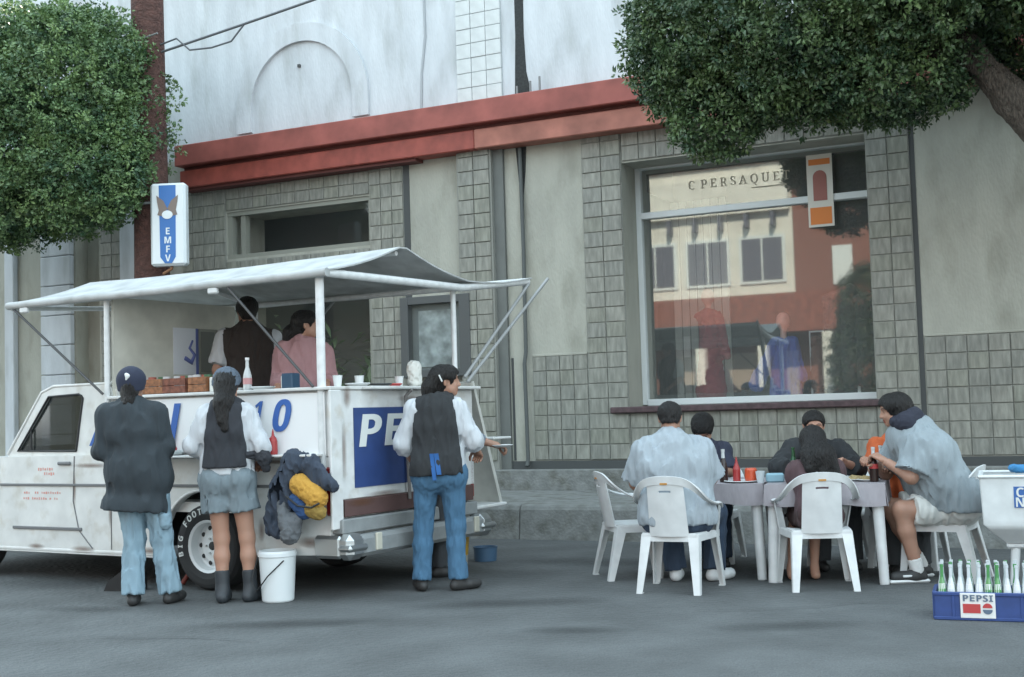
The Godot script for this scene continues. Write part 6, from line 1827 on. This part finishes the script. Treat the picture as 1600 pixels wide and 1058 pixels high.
func vendors() -> void:
	var yaw := deg_to_rad(26)
	var floor_y := 0.7
	var J := {hd = Vector3(0.0, 1.62, -0.02), hy = 25.0, nk = Vector3(0.02, 1.46, 0), pv = Vector3(0.05, 0.92, 0), shL = Vector3(-0.185, 1.38, 0.03), shR = Vector3(0.225, 1.36, -0.02), elL = Vector3(-0.255, 1.1, 0.05), wrL = Vector3(-0.23, 0.94, 0.14), elR = Vector3(0.29, 1.1, -0.08), wrR = Vector3(0.24, 0.98, -0.26),
		hiL = Vector3(-0.05, 0.9, 0), hiR = Vector3(0.14, 0.9, 0), knL = Vector3(-0.05, 0.49, -0.02), anL = Vector3(-0.05, 0.085, 0), knR = Vector3(0.14, 0.49, -0.02), anR = Vector3(0.14, 0.085, 0), w = 1.25, d = 1.1, hp = -10.0, limb = 1.05}
	var p := build_person("vendor in dark brown vest over a white shirt, standing in the truck", Vector3(-7.02, floor_y, 5.3), yaw, J, 0.85, "vendors in the food truck")
	var o := torso(J, 0.015)
	for s in ["L", "R"]: o += arm(J, s, 0.032, 0.85, 0.015)
	wear(p, "shirt", o, cloth("shirt_white", 0, 0, 0), 0.012)
	o = torso(J, 0.035)
	o += [cut(Vector3(0, 0.85, 0), Vector3(0, -1, 0)), cut(Vector3(-0.2, 1.3, 0), Vector3(-1, 0.05, 0)), cut(Vector3(0.25, 1.3, 0), Vector3(1, 0.05, 0))]
	wear(p, "vest", o, cloth("vest_brown", 0.042, 0.034, 0.031), 0.014)
	o = [cap(J.pv - Vector3(0.09, 0, 0), J.pv + Vector3(0.09, 0, 0), 0.13, -1, 0.05)]
	for s in ["L", "R"]: o += leg(J, s, 0.018, 2.0, 0.01)
	wear(p, "trousers", o, cloth("trousers_dark", 0, 0, 0), 0.01, 0.018)
	for s in ["L", "R"]: obj("shoe", shoe_mesh(J, s), mat("shoe_dark", 0, 0, 0), p)
	hair(p, J, [], 1.0, 0.006)
	J = {hd = Vector3(0.0, 1.44, 0.0), hy = -78.0, nk = Vector3(-0.035, 1.285, 0), pv = Vector3(0, 0.8, 0), shL = Vector3(-0.165, 1.22, 0.02), shR = Vector3(0.135, 1.2, -0.02), elL = Vector3(-0.215, 0.98, 0.06), wrL = Vector3(-0.2, 0.9, 0.26), elR = Vector3(0.2, 0.97, 0.0), wrR = Vector3(0.2, 0.93, 0.2),
		hiL = Vector3(-0.08, 0.78, 0), hiR = Vector3(0.08, 0.78, 0), knL = Vector3(-0.08, 0.44, 0), anL = Vector3(-0.08, 0.085, 0), knR = Vector3(0.08, 0.44, 0), anR = Vector3(0.08, 0.085, 0), w = 1.15, d = 1.1, hs = 0.97}
	p = build_person("vendor in a pink shirt with dark bunned hair, standing in the truck", Vector3(-6.23, floor_y, 5.52), yaw, J, 0.95, "vendors in the food truck")
	o = torso(J, 0.028)
	for s in ["L", "R"]: o += arm(J, s, 0.03, 1.75)
	wear(p, "shirt", o, cloth("shirt_pink", 0.4, 0.23, 0.24), 0.014, 0.0125, 0.13)
	o = [cap(J.pv - Vector3(0.09, 0, 0), J.pv + Vector3(0.09, 0, 0), 0.13, -1, 0.05)]
	for s in ["L", "R"]: o += leg(J, s, 0.018, 2.0, 0.01)
	wear(p, "trousers", o, cloth("trousers_dark", 0, 0, 0), 0.01, 0.018)
	for s in ["L", "R"]: obj("shoe", shoe_mesh(J, s), mat("shoe_dark", 0, 0, 0), p)
	hair(p, J, [cap(Vector3(0, -0.02, 0.07), Vector3(0, -0.07, 0.13), 0.06, 0.06, 0.03), cap(Vector3(0, -0.07, 0.13), Vector3(0, -0.12, 0.15), 0.06, 0.05, 0.03)], 1.0, 0.006)

func diner(label: String, at: Vector3, turn: float, J: Dictionary, tone: float, top: Array, bottom: Array) -> Node3D:
	# top: [key, colour, sleeve reach, looseness], bottom: [key, colour, leg reach]
	var p := build_person(label, at, turn, J, tone, "diners at the plastic tables")
	var o := torso(J, top[3])
	o.append(cut(J.pv - Vector3(0, 0.06, 0), Vector3(0, -1, 0)))
	for s in ["L", "R"]: o += arm(J, s, top[3] + 0.012, top[2], 0.012)
	wear(p, "shirt", o, cloth(top[0], top[1].x, top[1].y, top[1].z), 0.016, 0.0125, 0.15)
	var hx: Vector3 = (J.hiR - J.hiL).normalized()
	o = [cap(J.pv - hx * 0.09 * J.get("w", 1.0), J.pv + hx * 0.09 * J.get("w", 1.0), 0.118 * J.get("d", 1.0), -1, 0.05)]
	for s in ["L", "R"]: o += leg(J, s, 0.022, bottom[2], 0.02)
	wear(p, "trousers" if bottom[2] > 1.0 else "shorts", o, cloth(bottom[0], bottom[1].x, bottom[1].y, bottom[1].z), 0.012)
	return p

func diners() -> void:
	var yaw := deg_to_rad(26)
	var navy := ["jeans_navy", Vector3(0.035, 0.055, 0.09), 2.0]
	var white := mat("sneaker_white", 0.66, 0.68, 0.68, 0.5)
	var J := {hd = Vector3(-0.115, 1.265, -0.02), hy = -12.0, hp = -14.0, nk = Vector3(-0.115, 1.1, 0.02), pv = Vector3(-0.1, 0.54, 0.1), shL = Vector3(-0.305, 1.015, 0.03), shR = Vector3(0.09, 1.01, 0.0), elL = Vector3(-0.385, 0.78, -0.06), wrL = Vector3(-0.27, 0.79, -0.3), elR = Vector3(0.185, 0.8, -0.08), wrR = Vector3(0.13, 0.8, -0.33),
		hiL = Vector3(-0.2, 0.51, 0.06), hiR = Vector3(0.02, 0.51, 0.06), knL = Vector3(-0.12, 0.53, -0.38), anL = Vector3(-0.07, 0.09, -0.36), knR = Vector3(0.25, 0.52, -0.34), anR = Vector3(0.22, 0.09, -0.3), toL = Vector3(0.2, 0, -1), toR = Vector3(0.8, 0, -0.6), w = 1.42, d = 1.28, limb = 1.12, belly = Vector3(0, 0, -0.02)}
	var p := diner("heavy person in a pale blue shirt and dark jeans, seated with the back turned", Vector3(-2.97, 0, 5.25), yaw, J, 0.8, ["shirt_pale_blue", Vector3(0.33, 0.375, 0.41), 0.95, 0.04], navy)
	for s in ["L", "R"]: obj("shoe", shoe_mesh(J, s, 0.006), white, p)
	hair(p, J, [dig(Vector3(-0.1, -0.1, 0.06), Vector3(0.1, -0.1, 0.06), 0.05, 0.05, 0.02)], 1.0, -0.002)
	# long haired girl seen from behind
	J = {hd = Vector3(-0.015, 1.05, -0.08), hp = -16.0, nk = Vector3(-0.02, 0.9, 0.0), pv = Vector3(-0.03, 0.51, 0.12), shL = Vector3(-0.155, 0.84, 0.0), shR = Vector3(0.125, 0.84, 0.0), elL = Vector3(-0.195, 0.7, -0.1), wrL = Vector3(-0.13, 0.8, -0.26), elR = Vector3(0.16, 0.7, -0.1), wrR = Vector3(0.1, 0.8, -0.26),
		hiL = Vector3(-0.1, 0.5, 0.1), hiR = Vector3(0.05, 0.5, 0.1), knL = Vector3(-0.13, 0.49, -0.25), anL = Vector3(-0.2, 0.085, -0.16), knR = Vector3(0.02, 0.49, -0.25), anR = Vector3(-0.02, 0.085, -0.16), w = 0.85, d = 0.85, limb = 0.82, hs = 0.94}
	p = diner("girl with long loose dark hair seated with her back turned", Vector3(-2.1, 0, 4.78), yaw, J, 0.9, ["top_brown", Vector3(0.085, 0.05, 0.055), 0.5, 0.014], ["skirt_dark", Vector3(0.06, 0.035, 0.035), 0.9])
	for s in ["L", "R"]: obj("sandal", shoe_mesh(J, s, -0.012), mat("shoe_dark", 0, 0, 0), p)
	hair(p, J, [cap(Vector3(0, 0.0, 0.05), Vector3(0, -0.16, 0.12), 0.095, 0.12, 0.04), cap(Vector3(-0.06, -0.14, 0.12), Vector3(-0.07, -0.25, 0.15), 0.08, 0.05, 0.03), cap(Vector3(0.06, -0.14, 0.12), Vector3(0.12, -0.32, 0.13), 0.09, 0.05, 0.03), cap(Vector3(0.02, -0.14, 0.13), Vector3(0.02, -0.27, 0.16), 0.08, 0.05, 0.03)], 1.0, 0.008)
	obj("white_collar", tubem([Vector3(-0.1, 0.87, 0.1), Vector3(-0.03, 0.815, 0.15), Vector3(0.08, 0.8, 0.14), Vector3(0.13, 0.82, 0.1)], [0.012, 0.02, 0.02, 0.012], 8), cloth("shirt_white", 0, 0, 0), p)
	# diner in black across the table
	J = {hd = Vector3(-0.16, 1.16, 0.06), hy = 172.0, hp = -10.0, nk = Vector3(-0.15, 1.02, 0.0), pv = Vector3(-0.05, 0.52, -0.15), shL = Vector3(0.05, 0.95, 0.0), shR = Vector3(-0.33, 0.97, 0.03), elL = Vector3(0.16, 0.8, 0.16), wrL = Vector3(0.02, 0.86, 0.3), elR = Vector3(-0.49, 0.83, 0.16), wrR = Vector3(-0.36, 0.81, 0.34),
		hiL = Vector3(0.03, 0.5, -0.1), hiR = Vector3(-0.14, 0.5, -0.1), knL = Vector3(0.05, 0.5, 0.3), anL = Vector3(0.06, 0.085, 0.26), knR = Vector3(-0.18, 0.5, 0.3), anR = Vector3(-0.2, 0.085, 0.26), toe = Vector3(0, 0, 1), w = 1.0}
	p = diner("person in black facing the street across the table, half hidden by the long haired girl", Vector3(-2.2, 0, 3.75), yaw, J, 0.95, ["top_black", Vector3(0.022, 0.025, 0.027), 1.5, 0.02], ["trousers_dark", Vector3(0.05, 0.055, 0.06), 2.0])
	for s in ["L", "R"]: obj("shoe", shoe_mesh(J, s), mat("shoe_dark", 0, 0, 0), p)
	hair(p, J, [])
	# orange shirt
	J = {hd = Vector3(0.11, 1.2, 0.05), hy = 150.0, hp = -12.0, nk = Vector3(0.06, 1.05, 0.0), pv = Vector3(0.06, 0.52, -0.12), shL = Vector3(0.2, 0.99, -0.05), shR = Vector3(-0.09, 0.98, 0.06), elL = Vector3(0.24, 0.78, 0.1), wrL = Vector3(0.08, 0.82, 0.3), elR = Vector3(-0.18, 0.8, 0.2), wrR = Vector3(-0.17, 0.84, 0.36),
		hiL = Vector3(0.14, 0.5, -0.1), hiR = Vector3(-0.04, 0.5, -0.08), knL = Vector3(0.15, 0.5, 0.28), anL = Vector3(0.15, 0.085, 0.25), knR = Vector3(-0.06, 0.5, 0.3), anR = Vector3(-0.06, 0.085, 0.26), toe = Vector3(0, 0, 1), w = 0.9, d = 0.9, limb = 0.85, hs = 0.95}
	p = diner("person in an orange shirt at the table, face hidden by another diner", Vector3(-1.72, 0, 3.95), yaw, J, 0.8, ["shirt_orange", Vector3(0.5, 0.105, 0.025), 0.7, 0.02], ["trousers_dark", Vector3(0.05, 0.055, 0.06), 2.0])
	for s in ["L", "R"]: obj("shoe", shoe_mesh(J, s), mat("shoe_dark", 0, 0, 0), p)
	obj("collar", tubem([Vector3(0.0, 1.06, 0.07), Vector3(0.03, 1.02, 0.1), Vector3(0.07, 1.04, 0.1), Vector3(0.13, 1.06, 0.05)], [0.016], 8), cloth("shirt_white", 0, 0, 0), p)
	hair(p, J, [])
	# grey blue T-shirt and white shorts, in profile
	J = {hd = Vector3(-0.18, 1.275, 0.02), hy = 84.0, hp = -10.0, nk = Vector3(-0.09, 1.12, 0.02), pv = Vector3(0.22, 0.58, 0.02), shL = Vector3(-0.05, 1.0, 0.2), shR = Vector3(-0.06, 1.01, -0.19), elL = Vector3(-0.15, 0.78, 0.24), wrL = Vector3(-0.3, 0.9, 0.1), elR = Vector3(-0.2, 0.79, -0.22), wrR = Vector3(-0.34, 0.88, -0.08),
		hiL = Vector3(0.14, 0.52, 0.13), hiR = Vector3(0.14, 0.52, -0.1), knL = Vector3(-0.21, 0.54, 0.15), anL = Vector3(-0.11, 0.09, 0.14), knR = Vector3(-0.22, 0.54, -0.12), anR = Vector3(0.02, 0.09, -0.16), toe = Vector3(-1, 0, 0.1), w = 1.5, d = 1.55, limb = 1.12, belly = Vector3(-0.03, 0, 0)}
	p = diner("heavy person in grey blue T-shirt and white shorts, seated in profile", Vector3(-1.4, 0, 4.45), yaw, J, 0.85, ["tshirt_grey", Vector3(0.265, 0.31, 0.335), 0.85, 0.05], ["shorts_white", Vector3(0.62, 0.63, 0.6), 0.75])
	for s in ["L", "R"]:
		var an: Vector3 = J["an" + s]
		var up: Vector3 = (J["kn" + s] - an).normalized()
		obj("sock", field([cap(an, an + up * 0.09, 0.05, 0.052, 0.02, 2)], 0.009, 0.004, 0.03), cloth("sock_white", 0.68, 0.69, 0.68), p)
		obj("shoe", shoe_mesh(J, s, 0.004), mat("shoe_dark", 0, 0, 0), p)
		var f := foot(J, s)
		var sole := begin()
		box(sole, Vector3(an.x, an.y - 0.075, an.z) + f[2] * 0.07, Vector3(0.09, 0.026, 0.31), 0.012, Basis(f[2].cross(Vector3.UP), Vector3.UP, -f[2]))
		box(sole, Vector3(an.x, an.y - 0.035, an.z) + f[2] * 0.06, Vector3(0.086, 0.016, 0.13), 0.004, Basis(f[2].cross(Vector3.UP), Vector3.UP, -f[2]))
		obj("shoe_sole", sole.commit(), white, p)
	hair(p, J, [cap(Vector3(0, 0.0, 0.045), Vector3(0, -0.13, 0.08), 0.09, 0.1, 0.04), cap(Vector3(0, -0.12, 0.09), Vector3(0, -0.22, 0.14), 0.09, 0.05, 0.03), cap(Vector3(-0.06, -0.02, 0.02), Vector3(-0.07, -0.12, 0.03), 0.035, 0.04, 0.03)], 1.0, 0.01)
	obj("neck_scarf", field([cap(Vector3(-0.2, 1.19, 0.08), Vector3(-0.13, 1.17, 0.12), 0.045, 0.068, 0.05), cap(Vector3(-0.13, 1.18, 0.11), Vector3(-0.05, 1.2, 0.05), 0.072, 0.085, 0.05), cap(Vector3(-0.12, 1.22, 0.1), Vector3(-0.08, 1.24, 0.08), 0.05, 0.06, 0.05)], 0.01, 0.005, 0.07), cloth("scarf_navy", 0.018, 0.026, 0.043), p)
	# behind the pale blue shirt
	J = {hd = Vector3(0.0, 1.16, 0.07), hy = 165.0, hp = -52.0, nk = Vector3(0, 1.02, 0.0), pv = Vector3(0, 0.52, -0.12), shL = Vector3(0.17, 0.95, 0.0), shR = Vector3(-0.17, 0.95, 0.0), elL = Vector3(0.2, 0.78, 0.12), wrL = Vector3(0.1, 0.8, 0.32), elR = Vector3(-0.2, 0.78, 0.12), wrR = Vector3(-0.1, 0.8, 0.32),
		hiL = Vector3(0.09, 0.5, -0.1), hiR = Vector3(-0.09, 0.5, -0.1), knL = Vector3(0.1, 0.5, 0.3), anL = Vector3(0.1, 0.085, 0.26), knR = Vector3(-0.1, 0.5, 0.3), anR = Vector3(-0.1, 0.085, 0.26), toe = Vector3(0, 0, 1)}
	p = diner("dark haired person across the left table, nearly hidden behind the pale blue shirt", Vector3(-3.29, 0, 3.85), yaw, J, 0.85, ["top_navy", Vector3(0.03, 0.035, 0.06), 1.0, 0.02], navy)
	for s in ["L", "R"]: obj("shoe", shoe_mesh(J, s), mat("shoe_dark", 0, 0, 0), p)
	hair(p, J, [], 0.95, 0.006)
